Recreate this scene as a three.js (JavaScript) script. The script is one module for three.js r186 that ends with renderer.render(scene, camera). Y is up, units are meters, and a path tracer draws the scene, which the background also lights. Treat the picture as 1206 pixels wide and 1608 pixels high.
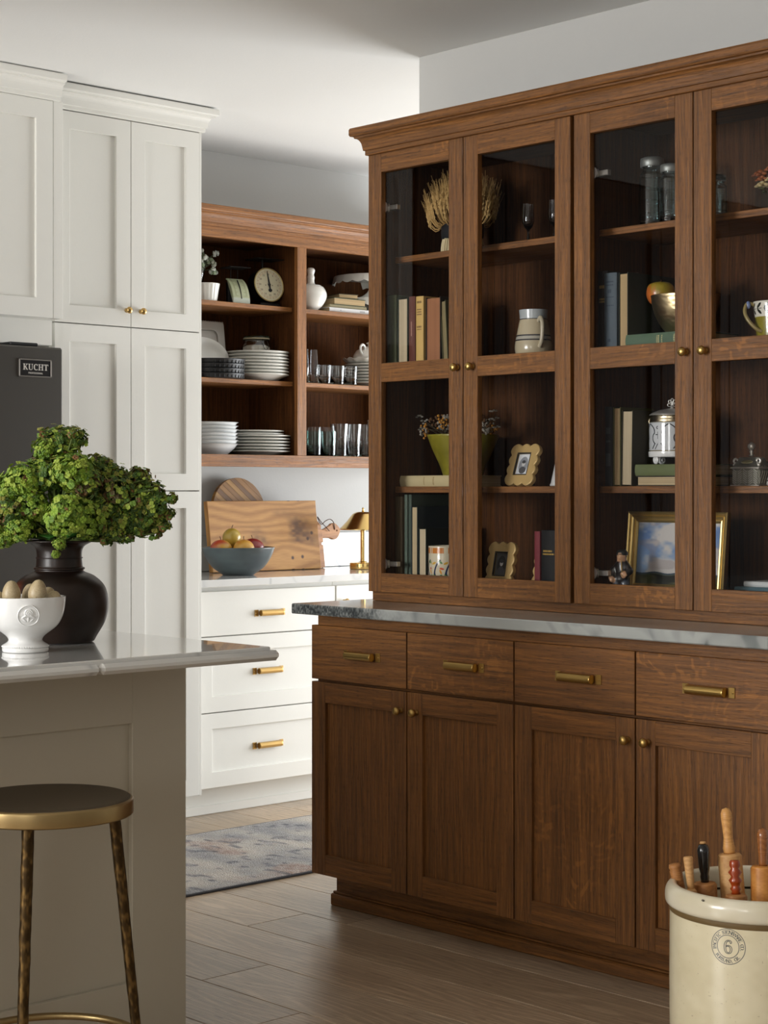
import * as THREE from 'three';
import { mergeGeometries, mergeVertices } from 'three/addons/utils/BufferGeometryUtils.js';
import { MarchingCubes } from 'three/addons/objects/MarchingCubes.js';
import { RectAreaLightUniformsLib } from 'three/addons/lights/RectAreaLightUniformsLib.js';

// ---------------------------------------------------------------- camera, light, exposure
const scene = new THREE.Scene();
const FW = 1206, FH = 1608;
const camera = new THREE.PerspectiveCamera(31.66, FW / FH, 0.05, 60);
camera.position.set(0, 1.26, 0);
camera.lookAt(0.687, 1.26, -0.7265);
camera.setViewOffset(FW, FH, 0, 35.4, FW, FH);          // lens raised: the verticals stay vertical
camera.updateProjectionMatrix();
const renderer = new THREE.WebGLRenderer({ antialias: true });
renderer.toneMapping = THREE.LinearToneMapping;
renderer.toneMappingExposure = 1.0;
renderer.shadowMap.enabled = true;
RectAreaLightUniformsLib.init();
scene.background = new THREE.Color(0.62, 0.74, 0.9);
scene.backgroundIntensity = 1.0;
// daylight: one area light in every window opening, the size of the opening
// [name, centre, size (w,h), looks towards, intensity, colour]
const WINDOWS = {
  room: { wall: 'right', x: 7.5, z0: -5.4, z1: -3.0, y0: 0.1, y1: 1.75, I: 14.5, c: 0xf8fbfd },
  sink: { wall: 'left', x: -2.6, z0: -4.75, z1: -3.1, y0: 0.95, y1: 2.4, I: 27, c: 0xfdfcfa },
  front: { wall: 'left', x: -2.6, z0: -0.95, z1: 0.2, y0: 1.0, y1: 2.3, I: 7, c: 0xfbf8f2 },
};
for (const w of Object.values(WINDOWS)) {
  const L = new THREE.RectAreaLight(w.c, w.I, w.z1 - w.z0, w.y1 - w.y0);
  const s = w.wall === 'right' ? -1 : 1;
  L.position.set(w.x + s * 0.02, (w.y0 + w.y1) / 2, (w.z0 + w.z1) / 2);
  L.lookAt(w.x + s, (w.y0 + w.y1) / 2, (w.z0 + w.z1) / 2);
  scene.add(L);
}

// ---------------------------------------------------------------- helpers
function rngOf(a) { return () => { a |= 0; a = a + 0x6D2B79F5 | 0; let t = Math.imul(a ^ a >>> 15, 1 | a); t = t + Math.imul(t ^ t >>> 7, 61 | t) ^ t; return ((t ^ t >>> 14) >>> 0) / 4294967296; }; }
const rnd = rngOf(77);
const rr = (a, b) => a + (b - a) * rnd();
const V = (x, y, z) => new THREE.Vector3(x, y, z);
const PI = Math.PI;

// periodic value noise
function noiser(seed) {
  const r = rngOf(seed), t = new Float32Array(4096); for (let i = 0; i < 4096; i++) t[i] = r();
  const h = (x, y) => t[(x * 73 + y * 157 + ((x * y * 31) & 1023)) & 4095];
  return (x, y, px, py) => {
    const xi = Math.floor(x), yi = Math.floor(y), fx = x - xi, fy = y - yi, sx = fx * fx * (3 - 2 * fx), sy = fy * fy * (3 - 2 * fy);
    const x0 = ((xi % px) + px) % px, x1 = (x0 + 1) % px, y0 = ((yi % py) + py) % py, y1 = (y0 + 1) % py;
    const a = h(x0, y0), b = h(x1, y0), c = h(x0, y1), d = h(x1, y1);
    return a + (b - a) * sx + (c - a + (a - b - c + d) * sx) * sy;
  };
}
// texture from a function of (u, v) in 0..1 returning [r,g,b] in sRGB 0..255, or one value
function tex(w, h, f, { color = true, tile = [1, 1], wrap = true } = {}) {
  const d = new Uint8Array(w * h * 4);
  for (let y = 0, i = 0; y < h; y++) for (let x = 0; x < w; x++, i += 4) {
    const c = f(x / w, y / h); const q = typeof c === 'number';
    d[i] = Math.max(0, Math.min(255, q ? c : c[0])); d[i + 1] = Math.max(0, Math.min(255, q ? c : c[1])); d[i + 2] = Math.max(0, Math.min(255, q ? c : c[2])); d[i + 3] = 255;
  }
  const t = new THREE.DataTexture(d, w, h, THREE.RGBAFormat);
  t.magFilter = THREE.LinearFilter; t.minFilter = THREE.LinearMipmapLinearFilter; t.generateMipmaps = true;
  if (wrap) t.wrapS = t.wrapT = THREE.RepeatWrapping; else t.wrapS = t.wrapT = THREE.ClampToEdgeWrapping;
  if (color) t.colorSpace = THREE.SRGBColorSpace;
  t.repeat.set(1 / tile[0], 1 / tile[1]); t.needsUpdate = true;
  return t;
}
function canvasTex(w, h, draw) {
  const c = document.createElement('canvas'); c.width = w; c.height = h;
  const g = c.getContext('2d'); draw(g, w, h);
  const t = new THREE.CanvasTexture(c); t.colorSpace = THREE.SRGBColorSpace; t.wrapS = t.wrapT = THREE.ClampToEdgeWrapping;
  return t;
}
const mix = (a, b, t) => [a[0] + (b[0] - a[0]) * t, a[1] + (b[1] - a[1]) * t, a[2] + (b[2] - a[2]) * t];
const ss = (a, b, x) => { const t = Math.max(0, Math.min(1, (x - a) / (b - a))); return t * t * (3 - 2 * t); };

// geometry
function ni(g) {
  let q = g.index ? g.toNonIndexed() : g;
  if (q === g) q = g.clone();
  if (!q.attributes.normal) q.computeVertexNormals();
  if (!q.attributes.uv) q.setAttribute('uv', new THREE.BufferAttribute(new Float32Array(q.attributes.position.count * 2), 2));
  for (const k of Object.keys(q.attributes)) if (!['position', 'normal', 'uv', 'color'].includes(k)) q.deleteAttribute(k);
  q.morphAttributes = {};
  return q;
}
function mg(list) {
  list = list.flat().map(ni);
  const col = list.some(g => g.attributes.color);
  if (col) for (const g of list) if (!g.attributes.color) g.setAttribute('color', new THREE.BufferAttribute(new Float32Array(g.attributes.position.count * 3).fill(1), 3));
  return list.length === 1 ? list[0] : mergeGeometries(list, false);
}
const T = (g, x = 0, y = 0, z = 0) => g.translate(x, y, z);
// box with chamfered edges, centred; uv in metres, u along the grain
function cbox(w, h, d, c = 0.0015, grain) {
  c = Math.min(c, w * 0.45, h * 0.45, d * 0.45);
  const X = w / 2, Y = h / 2, Z = d / 2;
  grain = grain || (w >= h && w >= d ? 'x' : h >= d ? 'y' : 'z');
  const u0 = rnd() * 3, v0 = rnd() * 3;
  const pos = [], nor = [], uv = [];
  const tri = (a, b, cc) => {
    const n = V(b[0] - a[0], b[1] - a[1], b[2] - a[2]).cross(V(cc[0] - a[0], cc[1] - a[1], cc[2] - a[2])).normalize();
    const m = [(a[0] + b[0] + cc[0]), (a[1] + b[1] + cc[1]), (a[2] + b[2] + cc[2])];
    let P = [a, b, cc];
    if (n.x * m[0] / X + n.y * m[1] / Y + n.z * m[2] / Z < 0) { P = [a, cc, b]; n.negate(); }
    for (const p of P) {
      pos.push(...p); nor.push(n.x, n.y, n.z);
      const ax = Math.abs(n.x), ay = Math.abs(n.y), az = Math.abs(n.z);
      let u, v;
      const g = grain === 'x' ? 0 : grain === 'y' ? 1 : 2, o = [0, 1, 2].filter(k => k !== g);
      const nn = [ax, ay, az];
      if (nn[g] > 0.9) { u = p[o[0]] * 0.15; v = p[o[1]]; }
      else { u = p[g]; v = nn[o[0]] > nn[o[1]] ? p[o[1]] : p[o[0]]; }
      uv.push(u + u0, v + v0);
    }
  };
  const quad = (a, b, cc, dd) => { tri(a, b, cc); tri(a, cc, dd); };
  const S = [-1, 1];
  const px = (i, j, k) => [i * X, j * (Y - c), k * (Z - c)], py = (i, j, k) => [i * (X - c), j * Y, k * (Z - c)], pz = (i, j, k) => [i * (X - c), j * (Y - c), k * Z];
  for (const s of S) {
    quad(px(s, -1, -1), px(s, 1, -1), px(s, 1, 1), px(s, -1, 1));
    quad(py(-1, s, -1), py(1, s, -1), py(1, s, 1), py(-1, s, 1));
    quad(pz(-1, -1, s), pz(1, -1, s), pz(1, 1, s), pz(-1, 1, s));
  }
  for (const i of S) for (const j of S) {
    quad(px(i, j, -1), px(i, j, 1), py(i, j, 1), py(i, j, -1));
    quad(py(-1, i, j), py(1, i, j), pz(1, i, j), pz(-1, i, j));
    quad(px(i, -1, j), px(i, 1, j), pz(i, 1, j), pz(i, -1, j));
    for (const k of S) tri(px(i, j, k), py(i, j, k), pz(i, j, k));
  }
  const g = new THREE.BufferGeometry();
  g.setAttribute('position', new THREE.Float32BufferAttribute(pos, 3));
  g.setAttribute('normal', new THREE.Float32BufferAttribute(nor, 3));
  g.setAttribute('uv', new THREE.Float32BufferAttribute(uv, 2));
  return g;
}
// box from min to max corner
const bx = (x0, y0, z0, x1, y1, z1, c, grain) => T(cbox(x1 - x0, y1 - y0, z1 - z0, c, grain), (x0 + x1) / 2, (y0 + y1) / 2, (z0 + z1) / 2);
function lathe(pts, seg = 48, smooth = 0) {
  let p = pts.map(a => new THREE.Vector2(Math.max(a[0], 0), a[1]));
  if (smooth) { const c = new THREE.SplineCurve(p); p = c.getPoints(smooth); p.forEach(q => { q.x = Math.max(q.x, 0); }); }
  return new THREE.LatheGeometry(p, seg);
}
const tube = (pts, r, seg = 24, rad = 8, closed = false) => new THREE.TubeGeometry(new THREE.CatmullRomCurve3(pts.map(p => p.isVector3 ? p : V(...p)), closed), seg, r, rad, closed);
const cyl = (r0, r1, h, seg = 24) => T(new THREE.CylinderGeometry(r1, r0, h, seg), 0, h / 2, 0);
const sph = (r, a = 20, b = 14) => new THREE.SphereGeometry(r, a, b);
function ext(pts, depth, bevel = 0.001, segs = 6, holes) {
  const s = pts instanceof THREE.Shape ? pts : new THREE.Shape(pts.map(p => new THREE.Vector2(...p)));
  if (holes) s.holes.push(...holes);
  return new THREE.ExtrudeGeometry(s, { depth, bevelEnabled: bevel > 0, bevelThickness: bevel, bevelSize: bevel, bevelOffset: -bevel, bevelSegments: 2, curveSegments: segs });
}
function shadeCols(g, f) { // own colours per vertex: f(x,y,z) -> linear rgb
  const p = g.attributes.position, c = new Float32Array(p.count * 3);
  for (let i = 0; i < p.count; i++) { const q = f(p.getX(i), p.getY(i), p.getZ(i), i); c.set(q, i * 3); }
  g.setAttribute('color', new THREE.BufferAttribute(c, 3)); return g;
}
const lin = (hex) => new THREE.Color(hex).toArray();

// things, parts, setting
const used = {};
function numbered(n) { if (!(n in used)) { used[n] = 0; return n; } used[n]++; return n + '_' + String(used[n]).padStart(3, '0'); }
function thing(name, label, category, [x, y, z] = [0, 0, 0], turn = 0, group) {
  const o = new THREE.Group(); o.name = numbered(name); o.position.set(x, y, z); o.rotation.y = turn;
  o.userData = { label, category }; if (group) o.userData.group = group;
  scene.add(o); return o;
}
function part(parent, name, geos, mat, label) {
  const m = new THREE.Mesh(Array.isArray(geos) ? mg(geos) : geos, mat); m.name = name; m.castShadow = m.receiveShadow = true;
  if (label) m.userData.label = label;
  parent.add(m); return m;
}
function single(name, geos, mat, label, category, pos = [0, 0, 0], turn = 0, group) {
  const m = part(scene, numbered(name), geos, mat); m.position.set(...pos); m.rotation.y = turn;
  m.userData = { label, category }; if (group) m.userData.group = group; return m;
}
function struct(name, geos, mat, parent = scene) { const m = part(parent, name, geos, mat); if (parent === scene) m.userData.kind = 'structure'; return m; }
function copy(root, label, [x, y, z], turn = root.rotation.y) {
  const c = root.clone(); c.name = numbered(root.name.replace(/_\d{3}$/, '')); c.position.set(x, y, z); c.rotation.y = turn;
  c.userData = { ...root.userData, label }; scene.add(c); return c;
}
const ORD = ['topmost', 'second from top', 'third from top', 'fourth from top', 'fifth from top', 'sixth from top', 'seventh from top', 'eighth from top', 'ninth from top'];

// ---------------------------------------------------------------- procedural textures and materials
const nA = noiser(11), nB = noiser(23), nC = noiser(37);
// quarter-sawn oak, 1.0 m along the grain by 0.5 m across
const oakF = (flake) => (u, v) => {
  const wob = (nA(u * 4, v * 6, 4, 6) - 0.5) * 0.02 + (nB(u * 9, v * 12, 9, 12) - 0.5) * 0.006;
  const w = v + wob;
  const band = nA(u * 2, w * 22, 2, 22) * 0.5 + nB(u * 3, w * 64, 3, 64) * 0.5;
  const line = 0.65 * nC(u * 7, w * 105, 7, 105) + 0.35 * nC(u * 12, w * 230, 12, 230);
  const pore = nB(u * 60, w * 300, 60, 300), stave = nA(3.5, v * 6, 8, 6);
  let k = 0.34 + 0.16 * band + 0.5 * (line - 0.5) + 0.16 * (nC(u * 40, w * 340, 40, 340) - 0.5) + 0.14 * (stave - 0.5) + 0.28;
  if (pore > 0.7) k -= (pore - 0.7) * 0.8;
  if (flake) { const f = nC(u * 90 + nA(u * 8, v * 8, 8, 8) * 6, v * 34 + nB(u * 40, v * 40, 40, 40) * 1.5, 90, 34); const m = ss(0.42, 0.7, nB(u * 5, v * 5, 5, 5)); k += ss(0.62, 0.8, f) * 0.24 * (0.15 + m); }
  return mix([46, 25, 12], [158, 101, 58], Math.max(0, Math.min(1, k)));
};
const oakT = tex(1024, 1024, oakF(false), { tile: [1.0, 0.5] });
const oakFlakeT = tex(1024, 1024, oakF(true), { tile: [1.0, 0.5] });
const oakBump = tex(1024, 1024, (u, v) => { const p = nB(u * 42, v * 300, 42, 300); return 200 - 160 * ss(0.66, 0.9, p) - 40 * nC(u * 10, v * 190, 10, 190); }, { color: false, tile: [1.0, 0.5] });
const oakRough = tex(512, 512, (u, v) => 112 + 50 * nB(u * 20, v * 150, 20, 150), { color: false, tile: [1.0, 0.5] });
const std = (o) => new THREE.MeshStandardMaterial(o), phy = (o) => new THREE.MeshPhysicalMaterial(o);
const M = {};
M.oak = std({ map: oakT, bumpMap: oakBump, bumpScale: 0.0006, roughnessMap: oakRough, roughness: 1.0, color: new THREE.Color().setRGB(0.86, 0.9, 0.58) });
M.oakFlake = std({ map: oakFlakeT, bumpMap: oakBump, bumpScale: 0.0006, roughnessMap: oakRough, roughness: 1.0, color: new THREE.Color().setRGB(0.86, 0.9, 0.58) });
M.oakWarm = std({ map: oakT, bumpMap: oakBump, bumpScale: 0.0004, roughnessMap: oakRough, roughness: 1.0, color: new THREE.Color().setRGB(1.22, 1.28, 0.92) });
M.oakShadeHutch = phy({ map: oakT, roughness: 0.8, specularIntensity: 0.4, color: new THREE.Color().setRGB(0.3, 0.28, 0.18) });  // oak darkened in its colour to imitate shade inside the hutch
M.oakBlack = std({ map: oakT, roughness: 0.6, color: new THREE.Color().setRGB(0.12, 0.11, 0.1) });
M.oakShadeShelf = phy({ map: oakT, roughness: 0.8, specularIntensity: 0.4, color: new THREE.Color().setRGB(0.42, 0.38, 0.25) });  // oak with interior shade put into its colour, for inside the open shelving
const paintBump = tex(256, 256, (u, v) => 128 + 60 * (nA(u * 40, v * 40, 40, 40) - 0.5) + 50 * (nB(u * 90, v * 90, 90, 90) - 0.5), { color: false, tile: [0.3, 0.3] });
M.white = std({ color: new THREE.Color().setRGB(0.8, 0.792, 0.742), roughness: 0.42, bumpMap: paintBump, bumpScale: 0.0002 });
M.greige = std({ color: new THREE.Color().setRGB(0.5, 0.46, 0.37), roughness: 0.45, bumpMap: paintBump, bumpScale: 0.0002 });
M.wall = std({ color: new THREE.Color().setRGB(0.57, 0.567, 0.55), roughness: 0.9, bumpMap: paintBump, bumpScale: 0.0004 });
M.ceiling = std({ color: new THREE.Color().setRGB(0.8, 0.8, 0.78), roughness: 0.95, bumpMap: paintBump, bumpScale: 0.0005 });
M.brass = std({ color: new THREE.Color().setRGB(0.56, 0.37, 0.14), metalness: 1, roughness: 0.3 });
M.brassDark = std({ color: new THREE.Color().setRGB(0.5, 0.33, 0.11), metalness: 1, roughness: 0.34 });
M.gold = std({ color: new THREE.Color().setRGB(0.75, 0.52, 0.2), metalness: 1, roughness: 0.22 });
M.silver = std({ color: new THREE.Color().setRGB(0.7, 0.68, 0.63), metalness: 0.7, roughness: 0.32 });
M.nickel = std({ color: new THREE.Color().setRGB(0.46, 0.44, 0.41), metalness: 1, roughness: 0.3 });
M.iron = std({ color: 0x1d1b1a, metalness: 0.6, roughness: 0.5 });
M.pane = phy({ color: 0xffffff, transmission: 1, thickness: 0, roughness: 0.0, ior: 1.45, specularIntensity: 0.38 });
M.glass = phy({ color: 0xffffff, transmission: 1, thickness: 0.004, roughness: 0.02, ior: 1.5, attenuationColor: new THREE.Color(0.82, 0.9, 0.88), attenuationDistance: 0.03 });
M.greenGlass = phy({ color: 0xffffff, transmission: 1, thickness: 0.004, roughness: 0.03, ior: 1.5, attenuationColor: new THREE.Color(0.3, 0.55, 0.48), attenuationDistance: 0.012 });
M.tealGlass = phy({ color: 0xffffff, transmission: 1, thickness: 0.004, roughness: 0.03, ior: 1.5, attenuationColor: new THREE.Color(0.35, 0.62, 0.66), attenuationDistance: 0.014 });
M.darkGlass = phy({ color: 0xffffff, transmission: 1, thickness: 0.004, roughness: 0.03, ior: 1.5, attenuationColor: new THREE.Color(0.12, 0.12, 0.13), attenuationDistance: 0.006 });
M.china = phy({ color: new THREE.Color().setRGB(0.76, 0.75, 0.7), roughness: 0.25, clearcoat: 0.5, clearcoatRoughness: 0.1 });
M.chinaCool = phy({ color: new THREE.Color().setRGB(0.74, 0.75, 0.75), roughness: 0.25, clearcoat: 0.5, clearcoatRoughness: 0.1 });
M.black = std({ color: 0x0b0c0f, roughness: 0.5 });
M.dark = std({ color: 0x0c0b0a, roughness: 0.9 });
// floor boards, 2 m by 0.24 m
const plankT = tex(2048, 512, (u, v) => {
  const wob = nA(u * 5, v * 3, 5, 3) * 0.34 + nB(u * 14, v * 5, 14, 5) * 0.07;
  const w = v + wob;
  const ring = 0.5 + 0.5 * Math.sin(w * 62.8318 + nB(u * 6, v * 6, 6, 6) * 5);
  const fine = nC(u * 30, v * 190, 30, 190), pore = nB(u * 90, v * 240, 90, 240);
  let k = 0.55 + 0.2 * (Math.pow(ring, 3) - 0.3) + 0.34 * (fine - 0.5) + 0.12 * (nA(u * 3, v * 2, 3, 2) - 0.5);
  if (pore > 0.74) k -= (pore - 0.74) * 1.4;
  const fl = nB(u * 34, v * 60, 34, 60); k -= ss(0.8, 0.97, fl) * 0.35 * ss(0.35, 0.6, ring);
  return mix([92, 72, 54], [186, 160, 131], Math.max(0, Math.min(1, k)));
}, { tile: [2, 0.24] });
const plankB = tex(1024, 512, (u, v) => { const pore = nB(u * 90, v * 240, 90, 240), fine = nC(u * 30, v * 190, 30, 190); return 200 - 90 * fine - 90 * ss(0.6, 0.9, pore); }, { color: false, tile: [2, 0.24] });
M.planks = [[1.02, 1.02, 1.02], [0.88, 0.87, 0.86], [1.08, 1.05, 1.02], [0.95, 0.92, 0.88]].map(c => std({ map: plankT, bumpMap: plankB, bumpScale: 0.0004, roughness: 0.3, color: new THREE.Color().setRGB(c[0] * 1.5, c[1] * 1.68, c[2] * 1.88) }));
// dark honed stone with pale streaks, 1.2 m by 0.6 m
const stoneT = tex(2048, 256, (u, v) => { // 2 m by 0.7 m; a dark granular patch at its left end
  const q = v * 3 + u * 3.0 + nA(u * 9, v * 4, 9, 4) * 1.2 + nB(u * 30, v * 12, 30, 12) * 0.35;
  const f = q - Math.floor(q), vein = ss(0.35, 0.5, f) * (1 - ss(0.5, 0.9, f));
  const sp = nC(u * 420, v * 150, 420, 150), m = nB(u * 70, v * 26, 70, 26), b = nA(u * 12, v * 5, 12, 5);
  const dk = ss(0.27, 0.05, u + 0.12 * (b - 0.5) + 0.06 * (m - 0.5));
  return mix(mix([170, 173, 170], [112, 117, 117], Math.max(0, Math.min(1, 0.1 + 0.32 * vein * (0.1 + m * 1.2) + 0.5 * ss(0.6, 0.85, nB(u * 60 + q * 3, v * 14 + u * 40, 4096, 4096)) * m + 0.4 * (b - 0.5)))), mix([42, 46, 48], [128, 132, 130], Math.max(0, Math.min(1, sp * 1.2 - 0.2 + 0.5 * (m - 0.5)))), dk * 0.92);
}, { tile: [2, 0.7] });
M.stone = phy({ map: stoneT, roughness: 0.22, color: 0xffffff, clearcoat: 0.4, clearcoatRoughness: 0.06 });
const marbleF = (base, veinC, amt) => (u, v) => {
  const q = u * 2 + v * 1 + nA(u * 4, v * 4, 4, 4) * 1.6 + nB(u * 11, v * 11, 11, 11) * 0.4;
  const f = Math.abs((q - Math.floor(q)) - 0.5), vein = Math.pow(1 - Math.min(1, f * 9), 2) * nB(u * 5, v * 5, 5, 5);
  return mix(base, veinC, Math.min(1, vein * amt + 0.12 * nC(u * 6, v * 6, 6, 6)));
};
M.marble = phy({ map: tex(512, 512, marbleF([208, 209, 205], [112, 116, 118], 3), { tile: [0.7, 0.7] }), roughness: 0.15, clearcoat: 0.5, clearcoatRoughness: 0.05 });
M.quartz = phy({ map: tex(512, 512, marbleF([228, 228, 226], [170, 172, 174], 0.8), { tile: [0.9, 0.9] }), roughness: 0.12, clearcoat: 0.6, clearcoatRoughness: 0.04 });
M.greyQuartz = phy({ map: tex(512, 512, marbleF([222, 222, 219], [168, 170, 172], 0.9), { tile: [1.1, 1.1] }), roughness: 0.1, clearcoat: 0.8, clearcoatRoughness: 0.02 });
const woodish = (a, b, freq, tile) => tex(512, 512, (u, v) => { const w = v + (nA(u * 3, v * 4, 3, 4) - 0.5) * 0.12; return mix(a, b, 0.5 * (0.5 + 0.5 * Math.sin(w * freq + nB(u * 3, v * 5, 3, 5) * 4)) + 0.5 * nC(u * 12, v * 120, 12, 120)); }, { tile });
M.beech = std({ map: woodish([196, 144, 88], [226, 180, 122], 31.4159, [0.4, 0.2]), roughness: 0.5 });
M.maple = std({ map: woodish([150, 98, 52], [196, 138, 80], 31.4159, [0.4, 0.2]), roughness: 0.5 });
M.walnut = std({ map: woodish([70, 44, 24], [112, 74, 42], 31.4159, [0.4, 0.2]), roughness: 0.5 });

// ---------------------------------------------------------------- the room
const H = 2.69, ZB = -6.05, XW = 4.19, XE = 7.5, XL = -2.6, ZF = 2.4, ZC = -4.262;
const floorSlab = struct('floor', bx(XL - 0.1, -0.12, ZB - 0.1, XE + 0.1, -0.012, ZF + 0.1, 0.001), std({ color: 0x2a221b, roughness: 0.9 }));
{ // floorboards running along z, butt joints staggered; the rows seen in the photograph have their joints where it shows them
  const joints = { 2.62: -3.297, 2.8445: -3.69, 3.2935: -4.06 };
  const lens = [1.9, 1.75, 2.0];
  const shapes = {};
  for (let r = -23; r < 22; r++) {
    const x0 = 2.62 + 0.2245 * r; if (x0 < XL - 0.2 || x0 > XE) continue;
    const xa = Math.max(XL, x0), xb = Math.min(XE, x0 + 0.2245);
    if (xb - xa < 0.02) continue;
    let z = joints[Number(x0.toFixed(4))] ?? -4.9 + (((r * 7) % 11 + 11) % 11) * 0.17;
    const L = lens[((r % 3) + 3) % 3];
    while (z > ZB) z -= L;
    for (; z < ZF; z += L) {
      const za = Math.max(ZB, z), zb = Math.min(ZF, z + L); if (zb - za < 0.03) continue;
      const g = bx(xa + 0.0006, -0.012, za + 0.0006, xb - 0.0006, 0, zb - 0.0006, 0.0016, 'z');
      const uv = g.attributes.uv, p = g.attributes.position, o = rnd() * 2;
      for (let i = 0; i < uv.count; i++) uv.setXY(i, p.getZ(i) + o, p.getX(i) - xa + 0.008);
      part(floorSlab, 'plank', g, M.planks[Math.floor(rnd() * 4)]);
    }
  }
}
struct('ceiling', bx(XL - 0.1, H, ZB - 0.1, XE + 0.1, H + 0.12, ZF + 0.1, 0.001), M.ceiling);
struct('wall_back', bx(XL - 0.1, 0, ZB - 0.1, XE + 0.1, H, ZB, 0.001), M.wall);
struct('wall_right', bx(XW, 0, ZC, XW + 0.13, H, ZF, 0.001), M.wall);
struct('wall_front', bx(XL - 0.1, 0, ZF, XE + 0.1, H, ZF + 0.1, 0.001), M.wall);
function wallWithOpenings(name, x, thick, list) { // wall across x with window openings
  const g = [];
  let z = ZB;
  for (const w of [...list].sort((a, b) => a.z0 - b.z0)) {
    g.push(bx(x, 0, z, x + thick, H, w.z0, 0.001), bx(x, 0, w.z0, x + thick, w.y0, w.z1, 0.001), bx(x, w.y1, w.z0, x + thick, H, w.z1, 0.001)); z = w.z1;
  }
  g.push(bx(x, 0, z, x + thick, H, ZF, 0.001));
  return struct(name, g, M.wall);
}
wallWithOpenings('wall_left', XL - 0.14, 0.14, [WINDOWS.sink, WINDOWS.front]);
wallWithOpenings('wall_end', XE, 0.14, [WINDOWS.room]);
let wn = 0;
for (const w of Object.values(WINDOWS)) {
  const x = w.wall === 'right' ? w.x + 0.05 : w.x - 0.05, f = 0.045;
  const fr = struct('window_' + (++wn), [bx(x - 0.03, w.y0, w.z0, x + 0.03, w.y0 + f, w.z1), bx(x - 0.03, w.y1 - f, w.z0, x + 0.03, w.y1, w.z1), bx(x - 0.03, w.y0, w.z0, x + 0.03, w.y1, w.z0 + f), bx(x - 0.03, w.y0, w.z1 - f, x + 0.03, w.y1, w.z1), bx(x - 0.02, w.y0, (w.z0 + w.z1) / 2 - 0.02, x + 0.02, w.y1, (w.z0 + w.z1) / 2 + 0.02)], M.white);
  part(fr, 'pane', bx(x - 0.003, w.y0 + f, w.z0 + f, x + 0.003, w.y1 - f, w.z1 - f, 0.0005), M.pane);
}

// ---------------------------------------------------------------- cabinet parts (fronts look along local +z)
// shaker door: frame of two stiles and two rails (mid: extra rail), centred panel; z is the front face
function shakerDoor(parent, x0, y0, x1, y1, { sw = 0.06, th = 0.02, rec = 0.011, mat, panelMat = mat, glass = false, mid, knob, knobMat = M.brassDark, hinges, name = 'door', flakeRails }) {
  const z1 = 0, z0 = -th, c = 0.0012;
  const fr = [bx(x0, y0, z0, x0 + sw, y1, z1, c, 'y'), bx(x1 - sw, y0, z0, x1, y1, z1, c, 'y')];
  const rails = [bx(x0 + sw, y0, z0, x1 - sw, y0 + sw, z1 - 0.0003, c * 0.6, 'x'), bx(x0 + sw, y1 - sw, z0, x1 - sw, y1, z1 - 0.0003, c * 0.6, 'x')];
  if (mid) rails.push(bx(x0 + sw, mid[0], z0, x1 - sw, mid[1], z1 - 0.0003, c * 0.6, 'x'));
  let d;
  if (mat === M.white) { // painted: frame without visible joints
    const s = new THREE.Shape([[x0, y0], [x1, y0], [x1, y1], [x0, y1]].map(p => new THREE.Vector2(...p))), h = new THREE.Path([[x0 + sw, y0 + sw], [x0 + sw, y1 - sw], [x1 - sw, y1 - sw], [x1 - sw, y0 + sw]].map(p => new THREE.Vector2(...p)));
    d = part(parent, name, T(ext(s, th - 0.0024, 0.0012, 1, [h]), 0, 0, z0 + 0.0012), mat);
  } else { d = part(parent, name, fr, mat); for (const r of rails) part(d, 'rail', r, flakeRails ? M.oakFlake : mat); }
  if (glass) {
    const ys = mid ? [[y0 + sw, mid[0]], [mid[1], y1 - sw]] : [[y0 + sw, y1 - sw]];
    for (const [a, b] of ys) part(d, 'glass_pane', bx(x0 + sw - 0.004, a - 0.004, -0.0145, x1 - sw + 0.004, b + 0.004, -0.0115, 0.0003), M.pane);
  } else part(d, 'panel', bx(x0 + sw - 0.003, y0 + sw - 0.003, z0, x1 - sw + 0.003, y1 - sw + 0.003, -rec, 0.0005, 'y'), panelMat);
  if (knob) part(d, 'knob', knobGeo(knob[0], knob[1]), knobMat);
  for (const [hx, hy, dir] of hinges || []) part(d, 'hinge', [T(new THREE.CylinderGeometry(0.0175, 0.0175, 0.004, 20).rotateX(PI / 2), hx, hy, -0.021), bx(hx - 0.012, hy - 0.012, -0.034, hx + 0.012, hy + 0.012, -0.021), bx(Math.min(hx, hx + dir * 0.042), hy - 0.008, -0.05, Math.max(hx, hx + dir * 0.042), hy + 0.008, -0.034)], M.nickel);
  return d;
}
function knobGeo(x, y, z = 0) {
  const g = lathe([[0.0001, 0.0275], [0.006, 0.027], [0.0105, 0.0235], [0.0125, 0.0185], [0.011, 0.0135], [0.0065, 0.010], [0.0048, 0.006], [0.0075, 0.0015], [0.0085, 0], [0.0001, 0]].reverse(), 28).rotateX(PI / 2);
  return T(g, x, y, z);
}
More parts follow.
